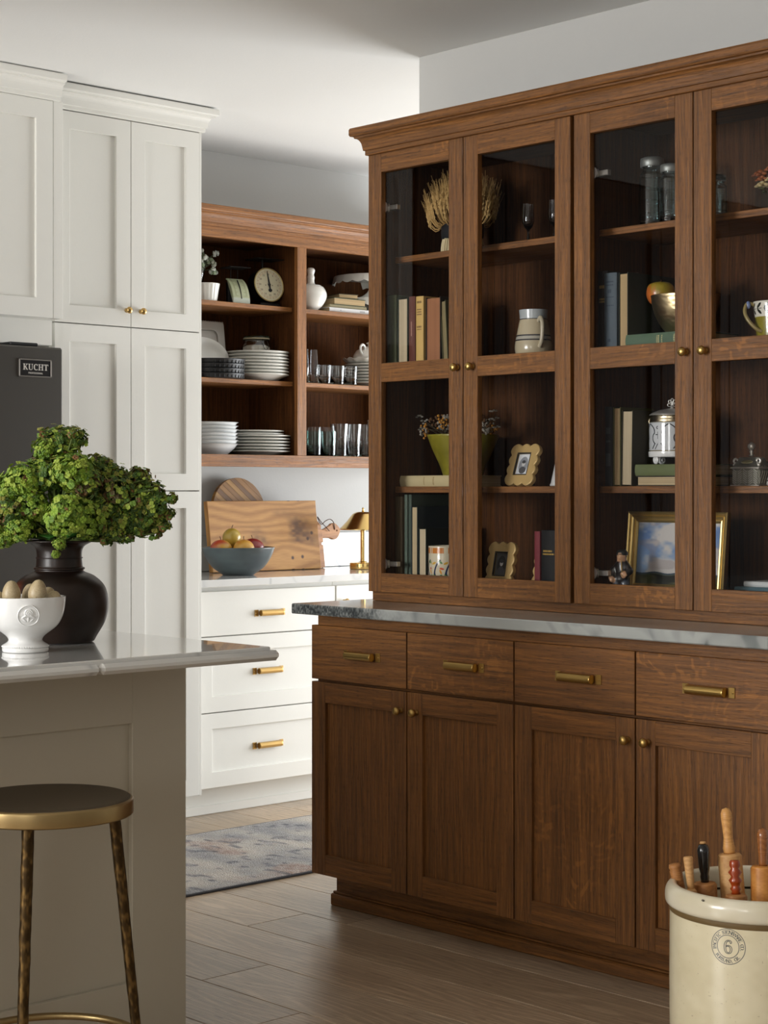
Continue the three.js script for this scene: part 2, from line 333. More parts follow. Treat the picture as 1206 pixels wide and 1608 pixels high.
// bar pull with square plates at both ends, centred at x, y
function pullGeo(x, y, len = 0.155) {
  const g = [];
  for (const s of [-1, 1]) {
    g.push(T(cbox(0.019, 0.026, 0.003, 0.0008), x + s * (len / 2 - 0.0095), y, 0.0015));
    g.push(T(sph(0.0028, 8, 6), x + s * (len / 2 - 0.0048), y, 0.003));
    g.push(T(cbox(0.008, 0.02, 0.02, 0.003), x + s * (len / 2 - 0.026), y, 0.010));
  }
  const p = []; for (let i = 0; i <= 10; i++) { const a = PI * i / 10; p.push([-0.012 * Math.cos(a) , 0.014 + 0.012 * Math.sin(a)]); }
  p.push([0.0125, 0.009], [0.0095, 0.009], [0.0095, 0.014], [-0.0095, 0.014], [-0.0095, 0.009], [-0.0125, 0.009]);
  const s = new THREE.Shape(p.map(q => new THREE.Vector2(q[0], q[1])));
  const e = new THREE.ExtrudeGeometry(s, { depth: len - 0.046, bevelEnabled: true, bevelThickness: 0.002, bevelSize: 0.0012, bevelOffset: -0.0012, bevelSegments: 2 });
  // shape x -> local -y.. , shape y -> z, extrude -> x
  e.applyMatrix4(new THREE.Matrix4().set(0, 0, 1, x - (len - 0.046) / 2, 1, 0, 0, y, 0, 1, 0, 0, 0, 0, 0, 1));
  g.push(e);
  return g;
}
function slabDrawer(parent, x0, y0, x1, y1, mat, pull) {
  const d = part(parent, 'drawer', bx(x0, y0, -0.02, x1, y1, 0, 0.0012, 'x'), mat);
  if (pull) part(d, 'pull', pullGeo((x0 + x1) / 2 + (pull.dx || 0), pull.y ?? (y0 + y1) / 2), pull.mat || M.brassDark);
  return d;
}
// crown moulding swept along the front with mitred returns; profile: [projection, y] from bottom to top
function crownGeo(x0, x1, zBack, prof, left = true, right = false, zF = 0) {
  const path = (p) => [...(left ? [[x0 - p, zBack], [x0 - p, zF + p]] : [[x0, zF + p]]), ...(right ? [[x1 + p, zF + p], [x1 + p, zBack]] : [[x1, zF + p]])];
  const pr = [[-0.02, prof[0][1]], ...prof, [-0.02, prof[prof.length - 1][1]]], pos = [], uv = [];
  const u0 = rnd() * 2; let v = rnd();
  for (let k = 0; k + 1 < pr.length; k++) {
    const A = path(pr[k][0]), B = path(pr[k + 1][0]), dv = Math.hypot(pr[k + 1][0] - pr[k][0], pr[k + 1][1] - pr[k][1]); let u = u0;
    for (let i = 0; i + 1 < A.length; i++) {
      const L = Math.hypot(A[i + 1][0] - A[i][0], A[i + 1][1] - A[i][1]);
      const P = [[A[i][0], pr[k][1], A[i][1]], [A[i + 1][0], pr[k][1], A[i + 1][1]], [B[i + 1][0], pr[k + 1][1], B[i + 1][1]], [B[i][0], pr[k + 1][1], B[i][1]]], U = [[u, v], [u + L, v], [u + L, v + dv], [u, v + dv]];
      for (const q of [0, 1, 2, 0, 2, 3]) { pos.push(...P[q]); uv.push(...U[q]); }
      u += L;
    }
    v += dv;
  }
  const g = new THREE.BufferGeometry(); g.setAttribute('position', new THREE.Float32BufferAttribute(pos, 3)); g.setAttribute('uv', new THREE.Float32BufferAttribute(uv, 2)); g.computeVertexNormals();
  return g;
}
// a stepped and coved crown between two heights
function crownProf(y0, y1, pr) {
  const h = y1 - y0, P = (a, b) => [a * pr, y0 + b * h], c = [];
  c.push(P(0.16, 0), P(0.2, 0.02), P(0.2, 0.16), P(0.3, 0.18), P(0.32, 0.24));
  for (let i = 1; i <= 6; i++) { const a = i / 6 * PI / 2; c.push(P(0.34 + 0.36 * (1 - Math.cos(a)), 0.26 + 0.36 * Math.sin(a))); }
  c.push(P(0.74, 0.63), P(0.76, 0.68), P(0.94, 0.7), P(1, 0.75), P(1, 0.94), P(0.95, 1));
  return c;
}

// ---------------------------------------------------------------- hutch: base cabinet, stone top, glazed upper cabinet
const HT = -PI / 2;
{
  const b = thing('hutch_base_cabinet', 'long dark oak base cabinet with four drawers above four panelled doors, under grey stone', 'cabinet', [3.575, 0, -4.1], HT);
  const P = 0.4125, W = 4 * P;
  part(b, 'carcass', [bx(0.006, 0.108, -0.61, W, 0.885, -0.0215, 0.002, 'x')], M.oak);
  part(b, 'toe_kick', bx(0.02, 0, -0.6, W - 0.01, 0.108, -0.085, 0.001, 'x'), M.oak);
  part(b, 'base_moulding', [bx(0.008, 0, -0.6, W - 0.01, 0.036, -0.069, 0.004, 'x'), bx(0.012, 0.036, -0.6, W - 0.01, 0.043, -0.077, 0.002, 'x')], M.oak);
  for (let i = 0; i < 4; i++) {
    const x0 = i * P + 0.0025, x1 = (i + 1) * P - 0.0025;
    slabDrawer(b, x0, 0.692, x1, 0.853, i % 2 ? M.oakFlake : M.oak, { y: 0.773, dx: 0.02 });
    const kx = i % 2 === 0 ? x1 - 0.024 : x0 + 0.04;
    shakerDoor(b, x0, 0.108, x1, 0.684, { sw: 0.061, mat: M.oak, panelMat: i === 2 ? M.oakFlake : M.oak, knob: [i % 2 === 0 ? x1 - 0.021 : x0 + 0.037, 0.629] });
  }
  const slabG = bx(-0.06, 0.885, -0.613, 1.655, 0.916, 0.028, 0.003, 'x'); { const p = slabG.attributes.position, u = slabG.attributes.uv; for (let i = 0; i < p.count; i++) u.setXY(i, p.getX(i) + 0.07, p.getZ(i) + p.getY(i)); }
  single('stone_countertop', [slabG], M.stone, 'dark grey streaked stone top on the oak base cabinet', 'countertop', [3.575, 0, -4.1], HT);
  const u = thing('hutch_glazed_cabinet', 'tall dark oak display cabinet with four glazed doors, standing on the stone top', 'cabinet', [3.81, 0, -4.1], HT);
  const D = -0.376;
  part(u, 'plinth', [bx(0.006, 0.9165, D, W, 0.946, -0.012, 0.0015, 'x')], M.oak);
  part(u, 'side_panel', bx(0.004, 0.946, D, 0.022, 2.3, -0.0215, 0.001, 'y'), M.oakShadeHutch);
  part(u, 'side_panel', bx(W - 0.02, 0.946, D, W, 2.3, -0.0215, 0.001, 'y'), M.oakShadeHutch);
  part(u, 'partition', bx(0.812, 0.946, D, 0.846, 2.3, -0.0215, 0.001, 'y'), M.oakShadeHutch);
  part(u, 'back_panel', [0.022, 0.43, 0.846, 1.24].map((x, i) => bx(x, 0.966, D + 0.001, [0.43, 0.812, 1.24, W - 0.02][i], 2.29, D + 0.012, 0.001, 'y')), M.oakShadeHutch);
  part(u, 'cabinet_top', bx(0.004, 2.285, D, W, 2.3, -0.0215, 0.001, 'x'), M.oakShadeHutch);
  for (const [a, c] of [[0.022, 0.812], [0.846, W - 0.02]]) {
    part(u, 'cabinet_floor', bx(a, 0.946, D + 0.012, c, 0.966, -0.0215, 0.001, 'x'), M.oakShadeHutch);
    part(u, 'fixed_shelf', bx(a, 1.626, D + 0.012, c, 1.646, -0.026, 0.001, 'x'), M.oak);
    for (const y of [1.985, 1.269]) part(u, 'shelf', bx(a + 0.001, y - 0.019, D + 0.014, c - 0.001, y, -0.093, 0.0012, 'x'), M.oak);
  }
  part(u, 'crown', crownGeo(0.004, W + 0.02, D, crownProf(2.294, 2.378, 0.045), true, false), M.oak);
  const lims = [[0.0005, 0.4065], [0.4095, 0.8215], [0.8345, 1.2385], [1.2415, 1.6495]];
  lims.forEach(([x0, x1], i) => {
    const l = i % 2 === 0;
    shakerDoor(u, x0, 0.945, x1, 2.294, { sw: 0.0575, mat: M.oak, glass: true, mid: [1.590, 1.648], flakeRails: true, knob: [l ? x1 - 0.021 : x0 + 0.038, 1.619], hinges: l ? [[x0 + 0.05, 2.13, 1], [x0 + 0.05, 1.03, 1]] : [] });
  });
}

// ---------------------------------------------------------------- white built-ins on the back wall
{
  const p = thing('pantry_cabinet', 'tall white panelled pantry cabinet with six doors right of the fridge', 'cabinet', [3.5, 0, -5.39]);
  part(p, 'carcass', [bx(0, 0.113, -0.66, 0.657, 2.6, -0.0215, 0.002)], M.white);
  part(p, 'end_stile', bx(0.646, 0.113, -0.03, 0.657, 2.6, -0.002, 0.001, 'y'), M.white);
  part(p, 'toe_kick', [bx(0.01, 0, -0.65, 0.62, 0.113, -0.07), bx(0.01, 0, -0.65, 0.626, 0.03, -0.058, 0.003)], M.white);
  for (const [y0, y1, ky] of [[1.8495, 2.595, 1.908], [1.2565, 1.8455, 1.3], [0.115, 1.2525, 1.2]]) {
    shakerDoor(p, 0.009, y0, 0.3325, y1, { sw: 0.0625, mat: M.white, knob: [0.3145, ky], knobMat: M.brass });
    shakerDoor(p, 0.3355, y0, 0.6445, y1, { sw: 0.062, mat: M.white, knob: [0.377, ky], knobMat: M.brass });
  }
  part(p, 'crown', crownGeo(0, 0.657, -0.66, crownProf(2.598, 2.684, 0.047), false, true), M.white);
  const f = thing('fridge_top_cabinet', 'white two-door wall cabinet with crown above the dark fridge', 'cabinet', [2.47, 0, -5.3]);
  part(f, 'carcass', bx(0, 1.85, -0.75, 1.015, 2.6, -0.0215, 0.002), M.white);
  part(f, 'valance', bx(0, 1.762, -0.74, 1.015, 1.85, -0.07, 0.001), M.white);
  shakerDoor(f, 0.004, 1.85, 0.487, 2.597, { sw: 0.066, mat: M.white });
  shakerDoor(f, 0.490, 1.85, 0.973, 2.597, { sw: 0.066, mat: M.white });
  part(f, 'end_stile', bx(0.976, 1.85, -0.03, 1.015, 2.6, -0.002, 0.001, 'y'), M.white);
  part(f, 'crown', crownGeo(0, 1.0, -0.75, crownProf(2.598, 2.686, 0.047), false, false), M.white);
  const fg = thing('fridge', 'dark stainless steel fridge with nameplate under the white cabinet', 'fridge', [2.5, 0, -5.2]);
  const steel = std({ color: new THREE.Color().setRGB(0.1, 0.094, 0.085), metalness: 0.8, roughness: 0.42 });
  part(fg, 'body', bx(0.01, 0.06, -0.72, 0.908, 1.725, -0.06, 0.004), M.iron);
  part(fg, 'door', [bx(0, 0.7, -0.055, 0.457, 1.74, 0, 0.006), bx(0.461, 0.7, -0.055, 0.918, 1.74, 0, 0.006)], steel);
  part(fg, 'freezer_drawer', bx(0, 0.06, -0.055, 0.918, 0.694, 0, 0.006), steel);
  part(fg, 'hinge_cover', bx(0.72, 1.7405, -0.12, 0.828, 1.752, -0.012, 0.003), M.black);
  const bd = part(fg, 'nameplate', [bx(0.744, 1.636, 0, 0.872, 1.640, 0.005, 0.0006), bx(0.744, 1.692, 0, 0.872, 1.696, 0.005, 0.0006), bx(0.744, 1.636, 0, 0.749, 1.696, 0.005, 0.0006), bx(0.867, 1.636, 0, 0.872, 1.696, 0.005, 0.0006)], M.nickel);
  const plate = T(new THREE.PlaneGeometry(0.118, 0.052), 0.808, 1.666, 0.0036);
  part(bd, 'plate_print', [plate], std({ map: canvasTex(256, 112, (g, w, h) => { g.fillStyle = '#0e0d0d'; g.fillRect(0, 0, w, h); g.fillStyle = '#d8d4cc'; g.font = 'bold 62px serif'; g.textAlign = 'center'; g.fillText('KUCHT', w / 2, 70, 216); g.font = 'bold 17px sans-serif'; g.fillText('PROFESSIONAL', w / 2, 98, 200); }), roughness: 0.35 }));
  part(bd, 'plate_back', bx(0.749, 1.64, 0, 0.867, 1.692, 0.003, 0.0004), M.black);
}
{
  const k = thing('added_black_cabinet', 'tall black cabinet left of the fridge, added out of view to darken glass reflections', 'cabinet', [-0.25, 0, -5.3]);  // unseen, added so the hutch glass mirrors something dark
  part(k, 'carcass', bx(0, 0.1, -0.74, 2.71, 2.68, -0.0215, 0.002), M.oakBlack);
  part(k, 'toe_kick', bx(0.01, 0, -0.7, 2.7, 0.1, -0.08, 0.001), M.oakBlack);
  for (let i = 0; i < 5; i++) shakerDoor(k, 0.004 + i * 0.54, 0.105, 0.536 + i * 0.54, 2.6, { sw: 0.07, mat: M.oakBlack });
}
{
  const d = thing('drawer_cabinet', 'white base cabinet of three stacked drawers with brass pulls, beside the pantry', 'cabinet', [4.162, 0, -5.478]);
  part(d, 'carcass', bx(0, 0.113, -0.545, 0.748, 0.885, -0.0215, 0.001), M.white);
  part(d, 'filler', bx(0, 0.113, -0.03, 0.05, 0.88, -0.001, 0.001, 'y'), M.white);
  part(d, 'toe_kick', [bx(0, 0, -0.54, 0.748, 0.113, -0.085), bx(0, 0, -0.54, 0.748, 0.035, -0.075, 0.003)], M.white);
  const x0 = 0.053, x1 = 0.744;
  slabDrawer(d, x0, 0.697, x1, 0.868, M.white, { y: 0.776, mat: M.brass });
  for (const [a, b, py] of [[0.405, 0.693, 0.548], [0.116, 0.401, 0.256]]) {
    const dr = shakerDoor(d, x0, a, x1, b, { sw: 0.06, mat: M.white, name: 'drawer' });
    part(dr, 'pull', T(mg(pullGeo((x0 + x1) / 2, py)), 0, 0, -0.011), M.brass);
  }
  const s = thing('door_cabinet', 'white base cabinet next to the drawer cabinet, mostly behind the hutch', 'cabinet', [4.911, 0, -5.478]);
  part(s, 'carcass', bx(0, 0.113, -0.545, 1.6, 0.885, -0.0215, 0.001), M.white);
  part(s, 'toe_kick', [bx(0, 0, -0.54, 1.6, 0.113, -0.085), bx(0, 0, -0.54, 1.6, 0.035, -0.075, 0.003)], M.white);
  for (let i = 0; i < 4; i++) {
    slabDrawer(s, 0.003 + i * 0.4, 0.697, 0.397 + i * 0.4, 0.868, M.white);
    shakerDoor(s, 0.003 + i * 0.4, 0.116, 0.397 + i * 0.4, 0.693, { mat: M.white, knob: [i % 2 ? 0.04 + i * 0.4 : 0.36 + i * 0.4, 0.64], knobMat: M.brass });
  }
  part(s.children[2], 'knob', knobGeo(0.045, 0.803), M.brass);
  single('kitchen_countertop', bx(4.158, 0.886, -6.03, 6.56, 0.915, -5.45, 0.002), M.quartz, 'white stone worktop over the white drawers and cabinets', 'countertop');
  single('backsplash', bx(4.16, 0.9155, -6.048, 6.56, 1.068, -6.03, 0.002), M.marble, 'low white marble upstand with grey veins behind the worktop', 'backsplash');
}
// ---------------------------------------------------------------- open oak shelving
{
  const s = thing('open_shelving_unit', 'open warm oak wall shelving with crown above the white worktop', 'shelves', [4.25, 0, -5.7]);
  const D = -0.345, X = [0.05, 0.645, 0.695, 1.55], E = 1.6;
  part(s, 'side_panel', bx(0, 1.36, D, 0.018, 2.3, -0.0205, 0.001, 'y'), M.oakShadeShelf);
  part(s, 'side_panel', bx(E - 0.018, 1.36, D, E, 2.3, -0.0205, 0.001, 'y'), M.oakShadeShelf);
  part(s, 'divider', bx(0.661, 1.401, D, 0.679, 2.3, -0.0205, 0.001, 'y'), M.oakShadeShelf);
  part(s, 'back_panel', bx(0.018, 1.36, D, E - 0.018, 2.3, D + 0.008, 0.001, 'y'), M.oakShadeShelf);
  part(s, 'top_panel', bx(0.018, 2.285, D, E - 0.018, 2.3, -0.0205, 0.001, 'x'), M.oakShadeShelf);
  part(s, 'bottom_panel', bx(0.018, 1.381, D, E - 0.018, 1.4, -0.0205, 0.001, 'x'), M.oakShadeShelf);
  for (const [a, b] of [[0, X[0]], [X[1], X[2]], [X[3], E]]) part(s, 'stile', bx(a, 1.401, -0.02, b, 2.268, 0, 0.001, 'y'), M.oakWarm);
  part(s, 'bottom_rail', bx(0, 1.352, -0.02, E, 1.401, 0, 0.0012, 'x'), M.oakWarm);
  part(s, 'top_rail', bx(0, 2.268, -0.02, E, 2.318, 0, 0.001, 'x'), M.oakWarm);
  for (const y of [2.02, 1.71]) for (const [a, b] of [[0.019, 0.66], [0.68, E - 0.019]]) part(s, 'shelf', bx(a, y - 0.019, D + 0.009, b, y, -0.047, 0.0015, 'x'), M.oakWarm);
  part(s, 'crown', crownGeo(0, E, D, crownProf(2.31, 2.389, 0.046), false, true), M.oakWarm);
}
// ---------------------------------------------------------------- island and rug
{
  const t = thing('kitchen_island', 'large greige panelled island base under the grey polished top', 'island', [2.515, 0, -3.32]);
  part(t, 'carcass', bx(-1.9, 0.0, -0.95, -0.012, 0.884, -0.022, 0.002), M.greige);
  // seating side: stiles, rails and recessed panels
  for (const [a, b] of [[-0.15, 0], [-0.95, -0.85], [-1.9, -1.75]]) part(t, 'stile', bx(a, 0, -0.022, b, 0.884, 0, 0.0015, 'y'), M.greige);
  for (const [a, b] of [[-0.85, -0.15], [-1.75, -0.95]]) {
    part(t, 'top_rail', bx(a, 0.737, -0.022, b, 0.884, -0.0003, 0.0008), M.greige);
    part(t, 'bottom_rail', bx(a, 0, -0.022, b, 0.157, -0.0003, 0.0008), M.greige);
    part(t, 'panel', bx(a, 0.157, -0.022, b, 0.737, -0.014, 0.0005), M.greige);
  }
  part(t, 'end_panel', [bx(-0.012, 0, -0.95, 0, 0.884, -0.022, 0.001)], M.greige);
  // top: bullnose slab with a small stepped upper edge, two slabs with a seam along the front
  const top = thing('island_countertop', 'grey polished stone island top with rounded stepped edge', 'countertop', [2.555, 0, -3.03]);
  const prof = (w, d, y0, y1, r) => bx(-w, y0, -d, 0, y1, 0, r);
  for (const [a, b] of [[-0.47, 0], [-2.0, -0.4706]]) {
    part(top, 'edge_slab', bx(a, 0.8855, -1.27, b, 0.908, 0, 0.008), M.greyQuartz);
  }
  part(top, 'upper_slab', bx(-2.0, 0.9, -1.255, -0.016, 0.9155, -0.016, 0.0025), M.greyQuartz);
  const rugT = tex(1024, 1024, (u, v) => {
    const a = nA(u * 9, v * 7, 9, 7), b = nB(u * 22, v * 16, 22, 16), c = nC(u * 110, v * 110, 110, 110), e = nA(u * 60, v * 36, 60, 36);
    let k = mix([182, 174, 164], [130, 130, 132], ss(0.3, 0.8, a * 0.45 + b * 0.35 + c * 0.2));
    k = mix(k, [140, 112, 100], ss(0.6, 0.82, nB(u * 12 + 3, v * 9, 12, 9)) * 0.6);
    k = mix(k, [70, 72, 82], ss(0.66, 0.9, e) * 0.5);
    return mix(k, [205, 200, 192], (c - 0.35) * 0.6);
  }, { tile: [1.6, 1.6] });
  const rugB = tex(512, 512, (u, v) => 255 * nC(u * 200, v * 200, 200, 200), { color: false, tile: [0.5, 0.5] });
  const r = thing('runner_rug', 'faded blue and grey runner rug on the floor before the white drawers', 'rug', [3.3, 0, -4.85]);
  part(r, 'pile', bx(-1.5, 0.0005, -0.385, 1.5, 0.009, 0.375, 0.003), std({ map: rugT, bumpMap: rugB, bumpScale: 0.004, roughness: 0.95 }));
  part(r, 'binding', [bx(-1.5, 0.0005, 0.3752, 1.5, 0.0085, 0.3815, 0.002), bx(-1.5, 0.0005, -0.3915, 1.5, 0.0085, -0.3852, 0.002)], std({ color: 0x4b4c50, roughness: 0.95 }));
}

// ---------------------------------------------------------------- small things: makers
// open vessel: outer profile from the base centre up to the rim, wall of given thickness inside
function vessel(outer, wall, floorY, seg = 48, smooth = 0) {
  let o = outer.map(p => new THREE.Vector2(p[0], p[1]));
  if (smooth) o = new THREE.SplineCurve(o).getPoints(smooth);
  const inner = [];
  for (let i = o.length - 1; i >= 0; i--) if (o[i].y > floorY) inner.push([Math.max(0.0001, o[i].x - wall), o[i].y]);
  inner[0][1] += wall * 0.15; // rounded lip
  inner.push([Math.max(0.0001, inner[inner.length - 1][0] * 0.75), floorY], [0.0001, floorY]);
  return new THREE.LatheGeometry([new THREE.Vector2(0.0001, o[0].y), ...o, ...inner.map(a => new THREE.Vector2(a[0], a[1]))], seg);
}
const PAGE = [[206, 186, 150], [196, 170, 128], [214, 198, 168], [176, 120, 84], [150, 138, 100]].map(c => {
  const n = noiser(c[0] + c[2]);
  return std({ map: tex(256, 64, (u, v) => { const k = n(u * 90, v * 2, 90, 2) * 0.6 + n(u * 200, v * 3, 200, 3) * 0.4; return mix([c[0] * 0.72, c[1] * 0.7, c[2] * 0.66], c, k); }, { tile: [0.06, 0.5] }), roughness: 0.85 });
});
const clothB = tex(256, 256, (u, v) => 128 + 100 * (nA(u * 90, v * 90, 90, 90) - 0.5), { color: false, tile: [0.08, 0.08] });
const cover = {};
const cov = (hex) => cover[hex] ||= std({ color: hex, roughness: 0.72, bumpMap: clothB, bumpScale: 0.0003 });
// book standing: x thickness, y height, z towards the reader; show 'spine' or 'pages' to the front; lying: turned on its side, length along x
function book(label, o) {
  const { t, h, d, c, show = 'spine', pages = 0, pos, turn = 0, tilt = 0, lie = false, group, print, name = 'book' } = o;
  const k = thing(name, label, 'book', pos, turn, group);
  const bt = Math.min(0.0028, t * 0.12), f = show === 'spine' ? 1 : -1;
  const boards = [T(cbox(bt, h, d - 0.004, 0.0006, 'y'), -t / 2 + bt / 2, h / 2, -d / 2 - (f > 0 ? 0.002 : 0) ), T(cbox(bt, h, d - 0.004, 0.0006, 'y'), t / 2 - bt / 2, h / 2, -d / 2 - (f > 0 ? 0.002 : 0))];
  // rounded spine as a thin curved strip
  const sp = new THREE.Shape(), n = 8, R = Math.max(0.0025, t * 0.12), P = [];
  for (let i = 0; i <= n; i++) { const a = -1 + 2 * i / n; P.push([a * t / 2, R * (1 - a * a)]); }
  for (let i = n; i >= 0; i--) { const a = -1 + 2 * i / n; P.push([a * (t / 2 - bt * 0.6), R * (1 - a * a) - bt * 0.9]); }
  P.forEach((q, i) => i ? sp.lineTo(q[0], q[1]) : sp.moveTo(q[0], q[1]));
  const se = new THREE.ExtrudeGeometry(sp, { depth: h, bevelEnabled: false, curveSegments: 2 }).rotateX(-PI / 2); // y up, +shape y -> -z
  if (f > 0) se.applyMatrix4(new THREE.Matrix4().set(1, 0, 0, 0, 0, 1, 0, 0, 0, 0, -1, -0.003, 0, 0, 0, 1)); else T(se, 0, 0, -d + 0.001);
  if (f > 0) { const ix = se.attributes.position; se.computeVertexNormals(); const pa = ix.array; for (let i = 0; i < ix.count; i += 3) for (let q = 0; q < 3; q++) { const a = (i + 1) * 3 + q, b2 = (i + 2) * 3 + q, s = pa[a]; pa[a] = pa[b2]; pa[b2] = s; } se.computeVertexNormals(); }
  boards.push(se);
  const pg = [T(cbox(t - 2 * bt - 0.0004, h - 0.007, d - 0.009, 0.0004, 'y'), 0, h / 2, -d / 2 - (f > 0 ? 0.0035 : 0.0005))];
  const uv = pg[0].attributes.uv, pp = pg[0].attributes.position, nn = pg[0].attributes.normal, o1 = rnd();
  for (let i = 0; i < uv.count; i++) Math.abs(nn.getY(i)) > 0.8 || Math.abs(nn.getZ(i)) > 0.8 ? uv.setXY(i, pp.getX(i) + o1, pp.getY(i) * 0.4 + pp.getZ(i)) : uv.setXY(i, 0.01, pp.getY(i));
  const L = [boards, pg];
  let extra = null;
  if (print) { const [mat, y0, y1] = print; const q = new THREE.PlaneGeometry(t * 0.9, y1 - y0, 8, 1); const a = q.attributes.position; for (let i = 0; i < a.count; i++) { const s = a.getX(i) / (t / 2); a.setXYZ(i, a.getX(i), a.getY(i) + (y0 + y1) / 2, R * (1 - s * s) - 0.003 + 0.0004); } q.computeVertexNormals(); extra = [q, mat]; }
  const fix = (g) => { if (lie) { g.rotateZ(-PI / 2); T(g, -h / 2, t / 2, 0); } else if (tilt) { T(g, tilt > 0 ? -t / 2 : t / 2, 0, 0); g.rotateZ(-tilt); T(g, tilt > 0 ? t / 2 : -t / 2, 0, 0); } return g; };
  part(k, 'cover', boards.map(g => fix(ni(g))), c.isMaterial ? c : cov(c));
  part(k, 'pages', fix(mg(pg)), PAGE[pages]);
  if (extra) part(k, 'spine_print', fix(ni(extra[0])), extra[1]);
  return k;
}
// lettering on a spine, drawn as worn bars the size of the worn lettering (it cannot be read in the photograph)
const spinePrint = (bg, ink, rows, w = 64, h = 256) => std({ roughness: 0.7, map: canvasTex(w, h, (g) => { g.fillStyle = bg; g.fillRect(0, 0, w, h); g.fillStyle = ink; const q = rngOf(rows.length * 7 + 3); for (const [y, hh, x0 = 0.15, x1 = 0.85] of rows) { let x = x0 * w; while (x < x1 * w) { const s = 3 + q() * 7; g.fillRect(x, y * h, Math.min(s, x1 * w - x), hh * h); x += s + 2; } } }) });

// ---------------------------------------------------------------- open shelving: what stands on it
const SY = [1.4, 1.71, 2.02];
const at = (px, py, pz) => [px, py, pz];
{ // top left bay
  const v = thing('glass_bud_vase', 'slim clear glass vase behind the ribbed white cup on the top shelf', 'vase', at(4.535, SY[2], -5.905));
  part(v, 'body', vessel([[0.022, 0], [0.024, 0.004], [0.016, 0.03], [0.02, 0.09], [0.03, 0.148]], 0.0025, 0.008, 32, 24), M.glass);
  const fl = thing('white_flower_sprigs', 'small white and pale green flower sprigs in the slim glass vase', 'flowers', at(4.535, SY[2] + 0.012, -5.905));
  const stems = [], leaves = [], bl = [];
  for (let i = 0; i < 26; i++) {
    const a = rr(0, 2 * PI), sp = rr(0.01, 0.085), hh = rr(0.16, 0.225), e = V(Math.cos(a) * sp, hh - sp * 0.5, Math.sin(a) * sp * 0.7);
    stems.push(tube([[Math.cos(a) * 0.006, 0, Math.sin(a) * 0.006], [Math.cos(a) * 0.012, 0.12, Math.sin(a) * 0.01], e], 0.0009, 8, 4));
    for (let k = 0; k < 4; k++) { const p = e.clone().add(V(rr(-1, 1), rr(-1.6, 0.6), rr(-1, 1)).multiplyScalar(0.012)); (k < 2 ? leaves : bl).push(T(new THREE.IcosahedronGeometry(0.0095, 0).scale(1, 0.5 + rnd(), 0.6).rotateZ(rr(0, 3)), p.x, p.y, p.z)); }
  }
  for (const [dx, dy] of [[0.075, 0.2], [0.088, 0.205]]) { stems.push(tube([[0, 0.1, 0], [0.03, 0.165, 0.01], [dx, dy, 0.01]], 0.0009, 8, 4)); for (let k = 0; k < 3; k++) bl.push(T(new THREE.IcosahedronGeometry(0.0075, 0).scale(0.7, 1.6, 0.6).rotateZ(rr(-0.8, 0.8)), dx + rr(-0.008, 0.01), dy + rr(-0.012, 0.006), 0.01)); }
  part(fl, 'stems', stems, std({ color: 0x59634a, roughness: 0.8 })); part(fl, 'leaves', leaves, std({ color: 0x8b9a7c, roughness: 0.8 })); part(fl, 'blossoms', bl, std({ color: 0xd8dcd0, roughness: 0.8 }));
  const c = thing('ribbed_cup', 'small ribbed white china cup at the left end of the top shelf', 'cup', at(4.498, SY[2], -5.8));
  { const g = vessel([[0.04, 0], [0.042, 0.003], [0.047, 0.04], [0.053, 0.072]], 0.004, 0.006, 96, 20), p = g.attributes.position; for (let i = 0; i < p.count; i++) { const a = Math.atan2(p.getZ(i), p.getX(i)), r = Math.hypot(p.getX(i), p.getZ(i)); if (r > 0.03 && p.getY(i) < 0.068 && p.getY(i) > 0.004) { const q = 1 - 0.035 * Math.pow(Math.abs(Math.sin(a * 9)), 6) ; p.setX(i, p.getX(i) * q); p.setZ(i, p.getZ(i) * q); } } g.computeVertexNormals(); part(c, 'bowl', g, M.china); }
  // curved-front scale
  const s = thing('small_kitchen_scale', 'small pale green upright scale with curved face and flat top plate', 'scale', at(4.672, SY[2], -5.82), -0.15);
  const fr0 = [], bk0 = []; for (let i = 0; i <= 12; i++) { const q = i / 12, x = 0.038 - 0.05 * q * q - 0.012 * Math.pow(q, 6), y = q * 0.116 - 0.006 * Math.pow(q, 5); fr0.push([x, y]); bk0.unshift([x - 0.006, y - 0.003 * q]); }
  const prof = [...fr0, ...bk0];
  const greenM = std({ roughness: 0.45, map: canvasTex(128, 256, (g, w, h) => { g.fillStyle = '#b4bb98'; g.fillRect(0, 0, w, h); g.fillStyle = '#c3cbbd'; g.fillRect(0, h * 0.78, w, h); g.strokeStyle = '#6d6a48'; g.lineWidth = 2; for (let i = 0; i < 26; i++) { const y = 18 + i * 6.6; g.beginPath(); g.moveTo(18, y); g.lineTo(i % 5 ? 30 : 42, y); g.moveTo(w - 18, y); g.lineTo(w - (i % 5 ? 30 : 42), y); g.stroke(); } }) });
  const body = new THREE.ExtrudeGeometry(new THREE.Shape(prof.map(p => new THREE.Vector2(...p))), { depth: 0.074, bevelEnabled: true, bevelThickness: 0.003, bevelSize: 0.003, bevelOffset: -0.003, bevelSegments: 2 }).rotateY(-PI / 2).translate(0.037, 0, 0);
  { const p = body.attributes.position, u = body.attributes.uv; for (let i = 0; i < p.count; i++) u.setXY(i, (p.getX(i) + 0.04) / 0.08, p.getY(i) / 0.12); }
  part(s, 'face', body, greenM); part(s, 'housing', bx(-0.03, 0, -0.045, 0.03, 0.098, -0.022, 0.004), M.iron);
  part(s, 'slot', tube([[0, 0.022, 0.0365], [0, 0.06, 0.025], [0, 0.085, 0.0115], [0, 0.102, -0.002]], 0.0024, 16, 6), M.black);
  part(s, 'post', [bx(-0.02, 0.11, -0.024, -0.017, 0.152, -0.02), bx(0.012, 0.11, -0.024, 0.015, 0.152, -0.02)], M.iron);
